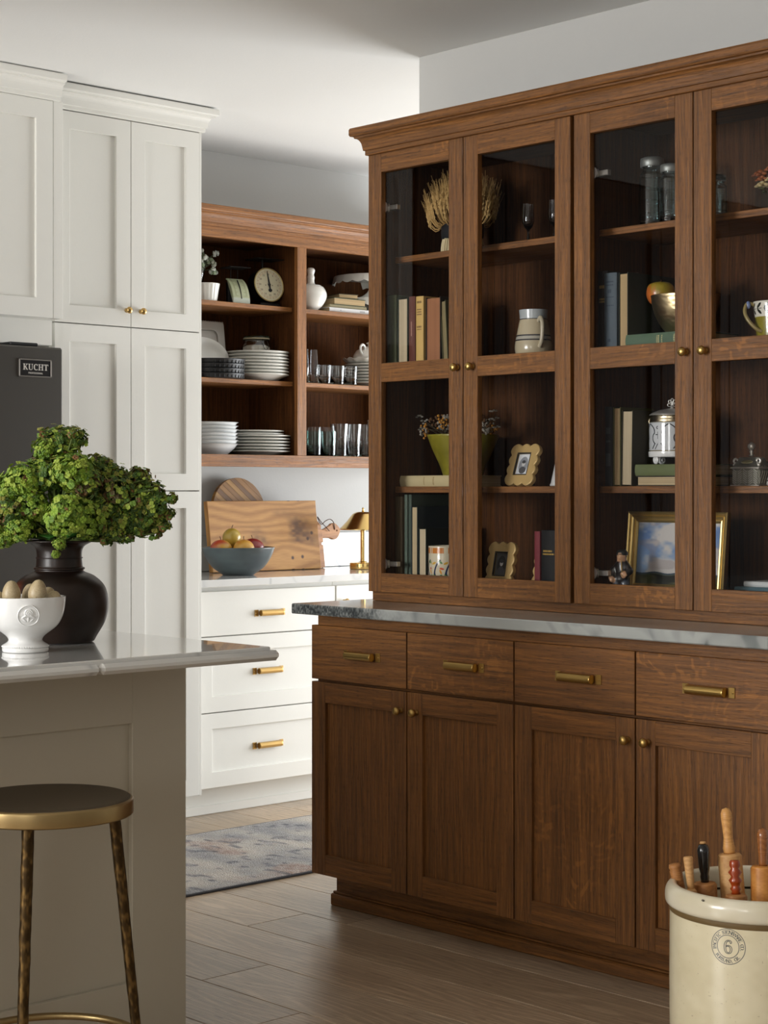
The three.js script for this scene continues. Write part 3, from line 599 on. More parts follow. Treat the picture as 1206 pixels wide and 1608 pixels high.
  part(s, 'top_plate', T(cbox(0.1, 0.004, 0.085, 0.0018), 0, 0.154, -0.015), M.iron);
  // dial scale
  const d = thing('dial_kitchen_scale', 'vintage kitchen scale with a round cream dial and flat top plate', 'scale', at(4.842, SY[2], -5.84), -0.1);
  const dial = canvasTex(512, 512, (g, w, h) => {
    g.fillStyle = '#d3ccae'; g.fillRect(0, 0, w, h); g.translate(w / 2, h / 2);
    g.strokeStyle = '#c08a6a'; g.lineWidth = 3; g.beginPath(); g.arc(0, 0, 196, 0, 7); g.stroke();
    for (let i = 0; i < 96; i++) { const a = i / 96 * 2 * PI, r = i % 4 ? 212 : 200; g.strokeStyle = i % 4 ? '#7a6a50' : '#a5653f'; g.lineWidth = i % 4 ? 2 : 5; g.beginPath(); g.moveTo(Math.cos(a) * r, Math.sin(a) * r); g.lineTo(Math.cos(a) * 232, Math.sin(a) * 232); g.stroke(); }
    g.fillStyle = '#5b4a38'; g.font = 'bold 40px serif'; g.textAlign = 'center'; g.textBaseline = 'middle';
    for (let i = 0; i < 24; i++) { const a = i / 24 * 2 * PI - PI / 2; if (i % 2 === 0) g.fillText(String(i || 24), Math.cos(a) * 168, Math.sin(a) * 168); }
    g.beginPath(); g.arc(-62, 8, 9, 0, 7); g.arc(62, 8, 9, 0, 7); g.fill();
  });
  const tiltG = (g) => T(g.rotateX(-0.18), 0, 0.096, 0.022);
  part(d, 'housing', [tiltG(T(new THREE.CylinderGeometry(0.073, 0.073, 0.05, 48).rotateX(PI / 2), 0, 0, -0.028)), bx(-0.05, 0, -0.06, 0.05, 0.02, 0.035, 0.004)], M.iron);
  part(d, 'dial', tiltG(T(new THREE.CircleGeometry(0.069, 48), 0, 0, 0.0005)), std({ map: dial, roughness: 0.5 }));
  part(d, 'bezel', tiltG(new THREE.TorusGeometry(0.071, 0.003, 10, 56)), std({ color: 0xb8a36c, metalness: 0.6, roughness: 0.35 }));
  part(d, 'needle', [tiltG(T(ext([[-0.003, -0.02], [0.003, -0.02], [0.0045, 0], [0.001, 0.058], [-0.001, 0.058], [-0.0045, 0]], 0.001, 0, 2), 0, 0, 0.003).rotateZ(0.08)), tiltG(T(new THREE.SphereGeometry(0.007, 14, 8).scale(1, 1, 0.5), 0, 0, 0.003)), tiltG(T(new THREE.CylinderGeometry(0.009, 0.009, 0.002, 16).rotateX(PI / 2).scale(1, 0.8, 1), 0.002, -0.024, 0.003))], M.black);
  part(d, 'post', T(cyl(0.005, 0.005, 0.036, 12), -0.012, 0.165, -0.01), M.iron);
  part(d, 'top_plate', T(cbox(0.135, 0.004, 0.1, 0.0018), 0, 0.203, -0.01), M.iron);
}
{ // top right bay
  const b = thing('white_bottle_vase', 'white china bottle with round belly and slim neck beside the stacked books', 'bottle', at(5.055, SY[2], -5.8));
  part(b, 'body', lathe([[0.0001, 0], [0.03, 0], [0.033, 0.006], [0.05, 0.022], [0.066, 0.05], [0.068, 0.075], [0.055, 0.1], [0.046, 0.104], [0.043, 0.108], [0.02, 0.113], [0.0155, 0.13], [0.017, 0.142], [0.014, 0.155], [0.0185, 0.172], [0.012, 0.182], [0.0001, 0.184]], 48, 70), M.china);
  book('thin white book, lowest in the stack beside the bottle', { t: 0.02, h: 0.305, d: 0.22, c: 0xd9d8d8, pos: at(5.285, SY[2], -5.765), lie: true, group: 'books stacked on the top shelf', print: [spinePrint('#d9d8d8', '#9c9c9e', [[0.3, 0.12, 0.3, 0.7], [0.85, 0.03, 0.4, 0.6]]), 0.03, 0.28] });
  book('thin grey-green book, second from the bottom of the stack beside the bottle', { t: 0.014, h: 0.215, d: 0.17, c: 0x8b8264, pos: at(5.25, SY[2] + 0.0203, -5.775), lie: true, group: 'books stacked on the top shelf' });
  book('thick book with tan page edges, third in the stack beside the bottle', { t: 0.031, h: 0.185, d: 0.14, c: 0x3f4630, show: 'pages', pages: 1, pos: at(5.262, SY[2] + 0.0346, -5.775), lie: true, group: 'books stacked on the top shelf' });
  book('small tan book on top of the stack beside the bottle', { t: 0.02, h: 0.1, d: 0.14, c: 0x4a452f, show: 'pages', pages: 1, pos: at(5.262, SY[2] + 0.0659, -5.785), turn: -0.18, lie: true, group: 'books stacked on the top shelf' });
  const stand = (name, label, R, y, h) => {
    const k = thing(name, label, 'cake stand', at(5.49, SY[2] + y, -5.885));
    part(k, 'foot', vessel([[R * 0.5, 0], [R * 0.48, 0.006], [R * 0.24, 0.022], [0.016, 0.045], [0.015, h - 0.02], [0.03, h - 0.006], [0.03, h - 0.001]], 0.003, h - 0.002, 40, 40), M.china);
    const g = lathe([[0.0001, h], [R * 0.5, h], [R * 0.97, h + 0.001], [R, h + 0.004], [R * 0.985, h + 0.007], [R * 0.5, h + 0.005], [0.0001, h + 0.005]], 96); part(k, 'plate', g, M.china);
    const rim = new THREE.CylinderGeometry(R, R * 1.01, 0.026, 144, 4, true), p = rim.attributes.position;
    for (let i = 0; i < p.count; i++) { const a = Math.atan2(p.getZ(i), p.getX(i)), t2 = (0.013 - p.getY(i)) / 0.026; if (t2 > 0.3) p.setY(i, p.getY(i) - 0.009 * t2 * Math.abs(Math.sin(a * 10))); p.setX(i, p.getX(i) * (1 + 0.03 * t2)); p.setZ(i, p.getZ(i) * (1 + 0.03 * t2)); }
    rim.computeVertexNormals(); T(rim, 0, h - 0.008, 0); const back = rim.clone(); { const a = back.index.array; for (let i = 0; i < a.length; i += 3) { const s = a[i + 1]; a[i + 1] = a[i + 2]; a[i + 2] = s; } back.scale(0.985, 1, 0.985); back.computeVertexNormals(); }
    part(k, 'scalloped_rim', [rim, back], M.china); return k;
  };
  stand('cake_stand', 'lower white cake stand with scalloped rim behind the stacked books', 0.15, 0, 0.075);
  stand('cake_stand', 'upper white cake stand with scalloped rim, standing on the lower one', 0.17, 0.0805, 0.098);
}
// ---------------------------------------------------------------- middle shelf
function stack(name, label0, cat, geo, mat, n, pitch, pos, tail, group, partName = 'plate', jit = 0.0012) {
  let first;
  for (let i = 0; i < n; i++) {
    const p = [pos[0] + (i ? rr(-jit, jit) : 0), pos[1] + i * pitch, pos[2] + (i ? rr(-jit, jit) : 0)], lab = `${label0}, ${n - 1 - i === 0 ? 'topmost' : i === 0 ? 'lowest' : ORD[n - 1 - i]} in ${tail}`;
    if (!first) { first = thing(name, lab, cat, p, 0, group); part(first, partName, geo, mat); } else copy(first, lab, p);
  }
}
const plateGeo = (R, h, foot = 0.6, t = 0.0045) => lathe([[0.0001, 0.0015], [R * foot * 0.93, 0.0015], [R * foot * 0.95, 0], [R * foot, 0], [R * foot * 1.02, 0.003], [R * 0.8, h * 0.55], [R * 0.985, h - t * 0.9], [R, h - t * 0.4], [R * 0.985, h], [R * 0.8, h * 0.55 + t], [R * foot, 0.003 + t], [0.0001, 0.003 + t]], 72);
{
  const pl = thing('serving_platter', 'large white rectangular serving platter leaning on the back of the middle shelf', 'platter', at(4.565, SY[1], -5.955));
  { // rim, recess
    const lean = (g) => T(g.rotateX(-0.12), 0, 0.001, 0);
    const o = new THREE.Shape(); const W = 0.16, Hh = 0.25, r = 0.012; const rect = (s, x0, y0, x1, y1, q) => { s.moveTo(x0 + q, y0); s.lineTo(x1 - q, y0); s.quadraticCurveTo(x1, y0, x1, y0 + q); s.lineTo(x1, y1 - q); s.quadraticCurveTo(x1, y1, x1 - q, y1); s.lineTo(x0 + q, y1); s.quadraticCurveTo(x0, y1, x0, y1 - q); s.lineTo(x0, y0 + q); s.quadraticCurveTo(x0, y0, x0 + q, y0); return s; };
    rect(o, -W, 0, W, Hh, r); const hole = rect(new THREE.Path(), -W + 0.036, 0.036, W - 0.036, Hh - 0.036, 0.02);
    part(pl, 'rim', lean(ext(o, 0.006, 0.002, 8, [hole])), M.china);
    part(pl, 'well', lean(T(ext(rect(new THREE.Shape(), -W + 0.03, 0.03, W - 0.03, Hh - 0.03, 0.02), 0.004, 0.001, 8), 0, 0, -0.007)), M.china);
    part(pl, 'raised_edge', lean(T(tube([[-W + 0.036, 0.05, 0.006], [-W + 0.036, Hh - 0.05, 0.006], [-W + 0.05, Hh - 0.036, 0.006], [W - 0.05, Hh - 0.036, 0.006], [W - 0.036, Hh - 0.05, 0.006], [W - 0.036, 0.05, 0.006], [W - 0.05, 0.036, 0.006], [-W + 0.05, 0.036, 0.006]], 0.003, 120, 6, true), 0, 0, 0)), M.china);
    const sc = []; for (let i = 0; i < 26; i++) sc.push(lean(T(sph(0.0062, 8, 6), -W + 0.006 + i * (2 * W - 0.012) / 25, Hh - 0.001, 0.003))); part(pl, 'beaded_edge', sc, M.china);
  }
  const rp = thing('oval_dish', 'oval white dish standing upright in front of the platter, behind the black baking dishes', 'dish', at(4.545, SY[1], -5.90));
  part(rp, 'plate', T(plateGeo(0.115, 0.02).scale(1.16, 1, 0.76).rotateX(PI / 2 - 0.14), 0, 0.0875, 0), M.china);
  const dish = () => { const g = [];
    g.push(vessel([[0.118, 0], [0.121, 0.003], [0.124, 0.016], [0.128, 0.019]], 0.004, 0.004, 64));
    for (let i = 0; i < 40; i++) { const a = i / 40 * 2 * PI; g.push(T(cbox(0.004, 0.013, 0.006, 0.0015).rotateY(-a), Math.cos(a) * 0.1225, 0.0085, Math.sin(a) * 0.1225)); } return mg(g); };
  stack('black_baking_dish', 'shallow black ribbed baking dish', 'dish', dish(), M.black, 4, 0.0195, at(4.553, SY[1], -5.826), 'the stack beside the white plates', 'stacked black baking dishes', 'dish');
  const bowlg = plateGeo(0.134, 0.031, 0.62, 0.006);
  stack('white_rim_bowl', 'white rimmed china bowl', 'bowl', bowlg, M.china, 8, 0.0133, at(4.806, SY[1], -5.855), 'the stack under the glass jar', 'stacked white rim bowls', 'bowl');
  const jy = SY[1] + 7 * 0.0133 + 0.0095;
  const j = thing('clip_top_jar', 'squat glass jar with wire clip lid on top of the white bowl stack', 'jar', at(4.806, jy, -5.86));
  part(j, 'body', vessel([[0.05, 0], [0.058, 0.004], [0.062, 0.02], [0.061, 0.045], [0.053, 0.066], [0.052, 0.076]], 0.003, 0.006, 48, 40), M.glass);
  part(j, 'contents', lathe([[0.0001, 0.0065], [0.05, 0.0065], [0.057, 0.02], [0.056, 0.042], [0.04, 0.05], [0.02, 0.047], [0.0001, 0.052]], 40), std({ color: 0xcfc8ba, roughness: 0.9 }), 'pale powdery contents');
  part(j, 'lid', lathe([[0.0001, 0.0775], [0.053, 0.0775], [0.055, 0.081], [0.053, 0.088], [0.03, 0.091], [0.0001, 0.091]], 48), M.glass);
  part(j, 'seal', T(new THREE.TorusGeometry(0.053, 0.0028, 8, 48).rotateX(PI / 2), 0, 0.0768, 0), std({ color: 0xb7ab8c, roughness: 0.7 }));
  part(j, 'wire_clip', [tube([[0.054, 0.082, 0], [0.07, 0.083, 0.004], [0.08, 0.087, 0.005]], 0.0018, 10, 6), T(new THREE.TorusGeometry(0.056, 0.0012, 6, 48).rotateX(PI / 2), 0, 0.072, 0), tube([[-0.012, 0.073, 0.055], [-0.012, 0.04, 0.063], [0.0, 0.028, 0.064], [0.012, 0.04, 0.063], [0.012, 0.073, 0.055]], 0.0012, 20, 6)], M.iron);
}
const tumblerGeo = (r0, r1, h, t = 0.0022) => vessel([[r0 * 0.94, 0], [r0, 0.002], [r0 + (r1 - r0) * 0.5, h * 0.5], [r1, h]], t, 0.012, 28);
function glasses(name, labels, cat, geo, mat, spots, y, group) { let first; spots.forEach(([x, z], i) => { if (!first) { first = thing(name, labels[i], cat, [x, y, z], 0, group); part(first, 'bowl', geo, mat); } else copy(first, labels[i], [x, y, z]); }); }
{
  glasses('tall_glass', ['tall clear tapered glass, left of the pair beside the divider', 'tall clear tapered glass, right of the pair beside the short tumblers'], 'glass', vessel([[0.021, 0], [0.0225, 0.002], [0.0195, 0.07], [0.0155, 0.145]], 0.0018, 0.01, 28), M.glass, [[5.02, -5.8], [5.072, -5.8]], SY[1], 'tall glasses on the middle shelf');
  glasses('tumbler', ['short clear tumbler, leftmost in the front row beside the tall glasses', 'short clear tumbler, second in the front row between tumblers', 'short clear tumbler, front row nearest the stacked white plates', 'short clear tumbler, left in the back row', 'short clear tumbler, right in the back row near the stacked plates'], 'glass', tumblerGeo(0.028, 0.034, 0.083), M.glass, [[5.14, -5.81], [5.212, -5.805], [5.283, -5.8], [5.2, -5.885], [5.285, -5.88]], SY[1], 'short tumblers on the middle shelf');
  stack('white_side_plate', 'white china side plate', 'plate', plateGeo(0.11, 0.021, 0.6, 0.005), M.china, 7, 0.0135, at(5.442, SY[1], -5.85), 'the stack under the sugar bowl', 'stacked white side plates');
  const sb = thing('sauce_bowl', 'round white scalloped dish on top of the side plates', 'bowl', at(5.442, SY[1] + 6 * 0.0135 + 0.0095, -5.85));
  { const g = vessel([[0.05, 0], [0.06, 0.003], [0.1, 0.02], [0.117, 0.036]], 0.004, 0.006, 96, 24), p = g.attributes.position; for (let i = 0; i < p.count; i++) { const a = Math.atan2(p.getZ(i), p.getX(i)), r = Math.hypot(p.getX(i), p.getZ(i)); if (r > 0.08) p.setY(i, p.getY(i) + (r - 0.08) * 0.09 * Math.cos(a * 14)); } g.computeVertexNormals(); part(sb, 'bowl', g, M.china); }
  const tp = thing('sugar_bowl', 'white china sugar bowl with loop handle on top of the plate stack', 'bowl', at(5.442, SY[1] + 6 * 0.0135 + 0.0158, -5.85));
  part(tp, 'body', lathe([[0.0001, 0], [0.04, 0], [0.045, 0.004], [0.068, 0.03], [0.07, 0.045], [0.058, 0.065], [0.05, 0.07], [0.03, 0.082], [0.008, 0.086], [0.008, 0.094], [0.014, 0.1], [0.0001, 0.107]], 48, 50), M.china);
  part(tp, 'handle', tube([[-0.047, 0.06, 0.022], [-0.05, 0.08, 0.024], [-0.066, 0.089, 0.028], [-0.08, 0.078, 0.03], [-0.078, 0.058, 0.03], [-0.06, 0.042, 0.026]], 0.0058, 30, 8), M.china);
}
{ // bottom shelf
  const deep = vessel([[0.07, 0], [0.073, 0.002], [0.077, 0.006], [0.1, 0.026], [0.112, 0.041], [0.1195, 0.0455]], 0.004, 0.006, 64, 30);
  stack('white_cereal_bowl', 'deep white cereal bowl', 'bowl', deep, M.chinaCool, 7, 0.0145, at(4.535, SY[0], -5.83), 'the left stack on the bottom shelf', 'stacked cereal bowls', 'bowl', 0.003);
  stack('white_large_plate', 'large flat white plate', 'plate', plateGeo(0.142, 0.021, 0.62, 0.005), M.china, 6, 0.013, at(4.808, SY[0], -5.86), 'the wide stack beside the cereal bowls', 'stacked large plates');
  stack('white_small_plate', 'slightly smaller white plate', 'plate', plateGeo(0.125, 0.019, 0.62, 0.005), M.china, 2, 0.012, at(4.79, SY[0] + 5 * 0.013 + 0.0095, -5.855), 'the pair on top of the wide plate stack', 'small plates on the plate stack');
  glasses('green_tumbler', ['sea green glass tumbler beside the divider on the bottom shelf', 'sea green glass tumbler next to the clear beer glasses'], 'glass', tumblerGeo(0.034, 0.036, 0.108, 0.003), M.greenGlass, [[5.07, -5.8], [5.145, -5.79]], SY[0], 'green tumblers on the bottom shelf');
  glasses('back_row_glass', ['clear stemless glass, left of the two behind the green tumblers', 'clear stemless glass, right of the two behind the green tumblers'], 'glass', tumblerGeo(0.03, 0.036, 0.13), M.glass, [[5.16, -5.9], [5.235, -5.9]], SY[0], 'clear glasses behind the green ones');
  glasses('pint_glass', ['tall clear pint glass, leftmost of the front row of three', 'tall clear pint glass, middle of the front row of three', 'tall clear pint glass next to the white mugs', 'tall clear pint glass in the second row, left', 'tall clear pint glass in the second row, right'], 'glass', vessel([[0.03, 0], [0.0315, 0.003], [0.0335, 0.08], [0.0395, 0.142]].map(p => p), 0.0022, 0.012, 28), M.glass, [[5.215, -5.795], [5.289, -5.79], [5.362, -5.788], [5.31, -5.875], [5.385, -5.87]], SY[0], 'pint glasses on the bottom shelf');
  const bk = thing('white_beaker', 'tall white china beaker at the right end of the bottom shelf beside the pint glasses', 'cup', at(5.452, SY[0], -5.8));
  part(bk, 'body', vessel([[0.036, 0], [0.038, 0.003], [0.042, 0.06], [0.045, 0.12]], 0.003, 0.006, 40), M.china);
  const wb = thing('white_lidded_tub', 'white lidded tub standing on the tall beaker at the right end', 'tub', at(5.452, SY[0] + 0.1215, -5.8));
  part(wb, 'tub', vessel([[0.04, 0], [0.047, 0.002], [0.049, 0.035]], 0.003, 0.005, 40), M.china); part(wb, 'lid', lathe([[0.0001, 0.0355], [0.05, 0.0355], [0.051, 0.04], [0.048, 0.044], [0.0001, 0.045]], 40), M.china);
}
// ---------------------------------------------------------------- on the white worktop
const CT = 0.9153;
{
  const pineT = tex(1024, 512, (u, v) => {
    const wob = nA(u * 3, v * 4, 3, 4) * 0.22 + nB(u * 8, v * 9, 8, 9) * 0.05, w = v + wob;
    const ring = Math.pow(0.5 + 0.5 * Math.sin(w * 50 + nA(u * 2, v * 2, 2, 2) * 6), 1.4), fine = nC(u * 24, v * 180, 24, 180);
    let c = mix([200, 150, 86], [154, 103, 52], 0.55 * ring + 0.3 * fine);
    const st = ss(0.5, 0.8, nB(u * 5 + 1, v * 5, 5, 5)) * Math.exp(-Math.pow((u - 0.62) / 0.26, 2)) * Math.exp(-Math.pow((v - 0.45) / 0.3, 2));
    c = mix(c, [84, 54, 34], Math.min(0.8, st * (0.6 + 1.4 * nA(u * 30, v * 30, 30, 30)))); // old stains and scorch marks
    for (const [kx, ky] of [[0.71, 0.16], [0.8, 0.17], [0.9, 0.5], [0.86, 0.42]]) { const d = Math.hypot((u - kx) * 2, v - ky); c = mix(c, [66, 38, 20], ss(0.035, 0.008, d)); }
    return c;
  }, { tile: [0.62, 0.31], wrap: true });
  const pineM = std({ map: pineT, roughness: 0.6 });
  const b = thing('rectangular_cutting_board', 'large worn pine cutting board with dark stains leaning on the wall behind the blue bowl', 'cutting board', at(4.59, CT, -5.905));
  const lean = (g, a) => g.rotateX(a);
  const o = [[0.004, 0], [0.6, 0], [0.599, 0.05], [0.6, 0.1], [0.597, 0.14], [0.598, 0.2], [0.595, 0.25], [0.596, 0.296], [0.0, 0.296], [0.002, 0.15]];
  { const g = ext(o, 0.02, 0.0025, 4); part(b, 'board', lean(g, -0.12), pineM); }
  const pb = thing('paddle_board', 'old wooden paddle board with turned handle and leather loop, behind the pine cutting board', 'cutting board', at(4.99, CT, -5.955));
  const s = new THREE.Shape([[0, 0], [0.27, 0], [0.27, 0.1], [0.262, 0.1], [0.262, 0.112], [0.272, 0.112], [0.273, 0.158], [0.266, 0.17], [0.268, 0.186], [0.256, 0.2], [0.245, 0.21], [0.235, 0.235], [0, 0.24]].map(p => new THREE.Vector2(...p)));
  const hs = new THREE.Shape(); hs.moveTo(0.262, 0.168); hs.bezierCurveTo(0.29, 0.168, 0.3, 0.178, 0.315, 0.182); hs.bezierCurveTo(0.33, 0.196, 0.35, 0.19, 0.366, 0.168); hs.bezierCurveTo(0.36, 0.146, 0.345, 0.132, 0.325, 0.136); hs.bezierCurveTo(0.305, 0.146, 0.285, 0.138, 0.262, 0.142); hs.closePath();
  const hole = new THREE.Path(); hole.absarc(0.347, 0.164, 0.0055, 0, 2 * PI, true); hs.holes.push(hole);
  part(pb, 'board', lean(ext(s, 0.016, 0.002, 6), -0.14), M.maple); part(pb, 'handle', lean(T(T(ext(hs, 0.014, 0.002, 8), -0.262, -0.155, 0).scale(1.15, 1.35, 1), 0.262, 0.150, 0), -0.14), M.maple);
  part(pb, 'leather_loop', lean(tube([[0.347, 0.166, 0.018], [0.34, 0.2, 0.02], [0.32, 0.212, 0.022], [0.29, 0.204, 0.024], [0.262, 0.19, 0.026], [0.245, 0.225, 0.024], [0.262, 0.2, 0.027], [0.285, 0.18, 0.026], [0.31, 0.16, 0.022]], 0.0018, 60, 6), -0.14), std({ color: 0x4a3222, roughness: 0.8 }));
  // round striped board standing on its handle
  const rb = thing('round_cutting_board', 'round striped wooden board standing behind the pine cutting board', 'cutting board', at(4.81, CT, -5.965));
  const strips = [];
  const strM = [[150, 104, 44], [180, 134, 66], [124, 82, 32], [164, 116, 54]].map((c, i) => std({ map: woodish([c[0] * 0.86, c[1] * 0.84, c[2] * 0.8], c, 31.4159, [0.3, 0.1]), roughness: 0.5 }));
  const tiltG = (g) => T(g.rotateZ(-0.7), 0, 0.255, 0).rotateX(-0.12);
  const R = 0.14, n = 13, w = 2 * R / n;
  for (let i = 0; i < n; i++) { const y0 = -R + i * w + 0.0002, y1 = y0 + w - 0.0004, pts = [], X = (y) => Math.sqrt(Math.max(0, R * R - y * y)); for (let k = 0; k <= 6; k++) { const y = y0 + (y1 - y0) * k / 6; pts.push([X(y), y]); } for (let k = 6; k >= 0; k--) { const y = y0 + (y1 - y0) * k / 6; pts.push([-X(y), y]); } part(rb, 'strip', tiltG(ext(pts, 0.018, 0.0006, 2)), strM[(i * 5) % 4]); }
  part(rb, 'handle', T(ext([[-0.022, 0.002], [0.022, 0.002], [0.02, 0.118], [-0.02, 0.118]], 0.017, 0.002, 4), 0, 0, 0).rotateX(-0.12), strM[2]);
  // blue bowl with fruit
  const bw = thing('blue_fruit_bowl', 'wide slate blue stoneware bowl of fruit on the white worktop', 'bowl', at(4.58, CT, -5.7));
  const glaze = phy({ color: 0xffffff, roughness: 0.28, clearcoat: 0.5, map: tex(512, 256, (u, v) => mix([58, 66, 70], [82, 98, 102], Math.min(1, nA(u * 6, v * 6, 6, 6) * 0.8 + 0.3 * nB(u * 30, v * 30, 30, 30) - 0.1)), { tile: [1, 1] }) });
  part(bw, 'bowl', vessel([[0.062, 0], [0.066, 0.003], [0.07, 0.006], [0.105, 0.032], [0.132, 0.07], [0.149, 0.112]], 0.006, 0.01, 72, 40), glaze);
  const fruitG = (a, b, c, f) => shadeCols(new THREE.SphereGeometry(1, 28, 20).scale(a, b, c), f);
  const fM = phy({ color: 0xffffff, vertexColors: true, roughness: 0.35, clearcoat: 0.2 });
  const blush = (base, red, dx, lo, hi) => (x, y, z) => { const k = ss(lo, hi, (x * dx[0] + y * dx[1] + z * dx[2]) / 0.045 + 0.5 * (nA(x * 60 + 50, (y + z) * 60 + 50, 4096, 4096) - 0.5)); return mix(lin(base), lin(red), k); };
  const fr = (name, label, cat, pos, g, mat = fM, stem = true) => { const k = thing(name, label, cat, pos, rr(0, 3), 'fruit in the blue bowl'); part(k, 'flesh', g, mat); if (stem) part(k, 'stem', tube([[0, 0.036, 0], [0.002, 0.046, 0], [0.005, 0.053, 0.002]], 0.0016, 8, 5), M.walnut); return k; };
  const y = CT;
  fr('mango', 'yellow mango with red cheek, leftmost in the blue bowl', 'fruit', [4.508, y + 0.103, -5.72], fruitG(0.045, 0.04, 0.042, blush(0xc99a38, 0xa8402a, [0.6, 0.9, 0], -0.1, 0.8)));
  fr('pear', 'green yellow pear topmost in the blue bowl', 'fruit', [4.575, y + 0.148, -5.735], fruitG(0.038, 0.04, 0.038, blush(0xb89a40, 0xa58a34, [0, 1, 0], -1, 1)));
  fr('mango', 'orange yellow mango in front of the pear in the blue bowl', 'fruit', [4.573, y + 0.104, -5.655], fruitG(0.047, 0.04, 0.043, blush(0xc8963c, 0xb04a2c, [0.2, 1, -0.2], 0.3, 1.4)));
  fr('mango', 'dark red mango, rightmost in the blue bowl', 'fruit', [4.655, y + 0.106, -5.7], fruitG(0.048, 0.04, 0.043, blush(0x96602e, 0x7e2320, [0.2, 1, 0], -1.4, -0.2)));
  fr('mango', 'yellow mango at the back, low in the blue bowl', 'fruit', [4.59, y + 0.07, -5.73], fruitG(0.045, 0.04, 0.04, blush(0xb98c3a, 0xa8402a, [0.6, 0.4, 0], 0.2, 1.2)));
  // brass lamp
  const l = thing('brass_table_lamp', 'small brass lamp with sloping metal shade at the right end of the white worktop', 'lamp', at(5.312, CT, -5.75));
  part(l, 'base', lathe([[0.0001, 0], [0.055, 0], [0.0585, 0.003], [0.0585, 0.024], [0.056, 0.028], [0.02, 0.03], [0.014, 0.034], [0.0001, 0.036]], 48), M.gold);
  part(l, 'pole', lathe([[0.0001, 0.03], [0.011, 0.03], [0.011, 0.19], [0.0001, 0.195]], 24), M.gold);
  part(l, 'shade', lathe([[0.0001, 0.2465], [0.02, 0.246], [0.029, 0.244], [0.0445, 0.236], [0.0705, 0.203], [0.0982, 0.1752], [0.0985, 0.17], [0.1, 0.17], [0.1, 0.176], [0.072, 0.205], [0.046, 0.238], [0.03, 0.246], [0.02, 0.248], [0.0001, 0.2485]], 56), M.gold);
  part(l, 'finial', lathe([[0.0001, 0.248], [0.006, 0.249], [0.004, 0.256], [0.0055, 0.262], [0.0001, 0.268]], 20), M.gold);
}

// ---------------------------------------------------------------- hutch: what stands behind the glass
const HY = [0.966, 1.269, 1.646, 1.985];   // floor and shelf tops
const hb = (label, z0, z1, x, y, h, d, c, o = {}) => book(label, { t: Math.abs(z1 - z0) - 0.0006, h, d, c, pos: [x, y, (z0 + z1) / 2], turn: HT, ...o });
{ // left bay, second shelf from the top: row of books
  const G = 'books in the left bay beside the pitcher';
  hb('tall dark green book, leftmost of the row behind the upper left pane', -4.079, -4.038, 3.868, HY[2], 0.217, 0.17, 0x3c4227, { group: G });
  hb('dark green book with pale page edges showing, second in the upper left row', -4.036, -3.991, 3.872, HY[2], 0.205, 0.24, 0x1e2f22, { show: 'pages', pages: 2, group: G });
  hb('thin red brown book with upright worn lettering, third in the upper left row', -3.988, -3.960, 3.874, HY[2], 0.207, 0.14, 0x5c2f24, { group: G, print: [spinePrint('#5c2f24', '#a27a6a', [[0.3, 0.45, 0.4, 0.6]]), 0.06, 0.16] });
  hb('cream yellow book with dark printed spine, fourth in the upper left row', -3.957, -3.924, 3.874, HY[2], 0.205, 0.15, 0xc7a561, { group: G, print: [spinePrint('#c7a561', '#6d5230', [[0.03, 0.035], [0.16, 0.02], [0.2, 0.02], [0.24, 0.02], [0.44, 0.03], [0.49, 0.015]]), 0.01, 0.196] });
  hb('thick dark book with copper brown page edges showing, fifth in the upper left row', -3.916, -3.853, 3.876, HY[2], 0.199, 0.16, 0x2a231b, { show: 'pages', pages: 3, group: G });
  hb('slim olive book leaning left, last in the upper left row', -3.848, -3.824, 3.88, HY[2], 0.186, 0.14, 0x525136, { show: 'pages', pages: 4, tilt: -0.06, group: G });
  // striped pitcher
  const p = thing('stoneware_pitcher', 'salt glazed stoneware pitcher with dark stripes and pale blue rim behind the second door', 'pitcher', [3.93, HY[2], -3.522], HT);
  const pm = phy({ roughness: 0.25, clearcoat: 0.4, map: canvasTex(64, 512, (g, w, h) => { g.fillStyle = '#b3a78c'; g.fillRect(0, 0, w, h); g.fillStyle = '#a6adb0'; g.fillRect(0, 0, w, h * 0.2); g.fillStyle = '#2b2c33'; g.fillRect(0, h * 0.2, w, h * 0.016); for (const y of [0.545, 0.64]) g.fillRect(0, h * y, w, h * 0.03); g.fillStyle = '#a9a69a'; g.fillRect(0, h * 0.575, w, h * 0.065); }) });
  const bodyG = vessel([[0.044, 0], [0.05, 0.003], [0.0545, 0.02], [0.054, 0.038], [0.049, 0.066], [0.043, 0.096], [0.0405, 0.11], [0.042, 0.132], [0.0425, 0.136]], 0.004, 0.006, 56, 48);
  { const q = bodyG.attributes.position, u = bodyG.attributes.uv; for (let i = 0; i < q.count; i++) u.setXY(i, u.getX(i), q.getY(i) / 0.137); }
  part(p, 'body', bodyG, pm);
  part(p, 'handle', tube([[0.036, 0.102, 0.018], [0.05, 0.11, 0.026], [0.06, 0.098, 0.03], [0.062, 0.07, 0.031], [0.057, 0.04, 0.03], [0.047, 0.026, 0.026]], 0.0062, 30, 10), std({ color: 0xb4aa93, roughness: 0.3 }));
  const f = (y) => T(new THREE.TorusGeometry(0.0062, 0.0012, 6, 14), 0, y, 0);
}
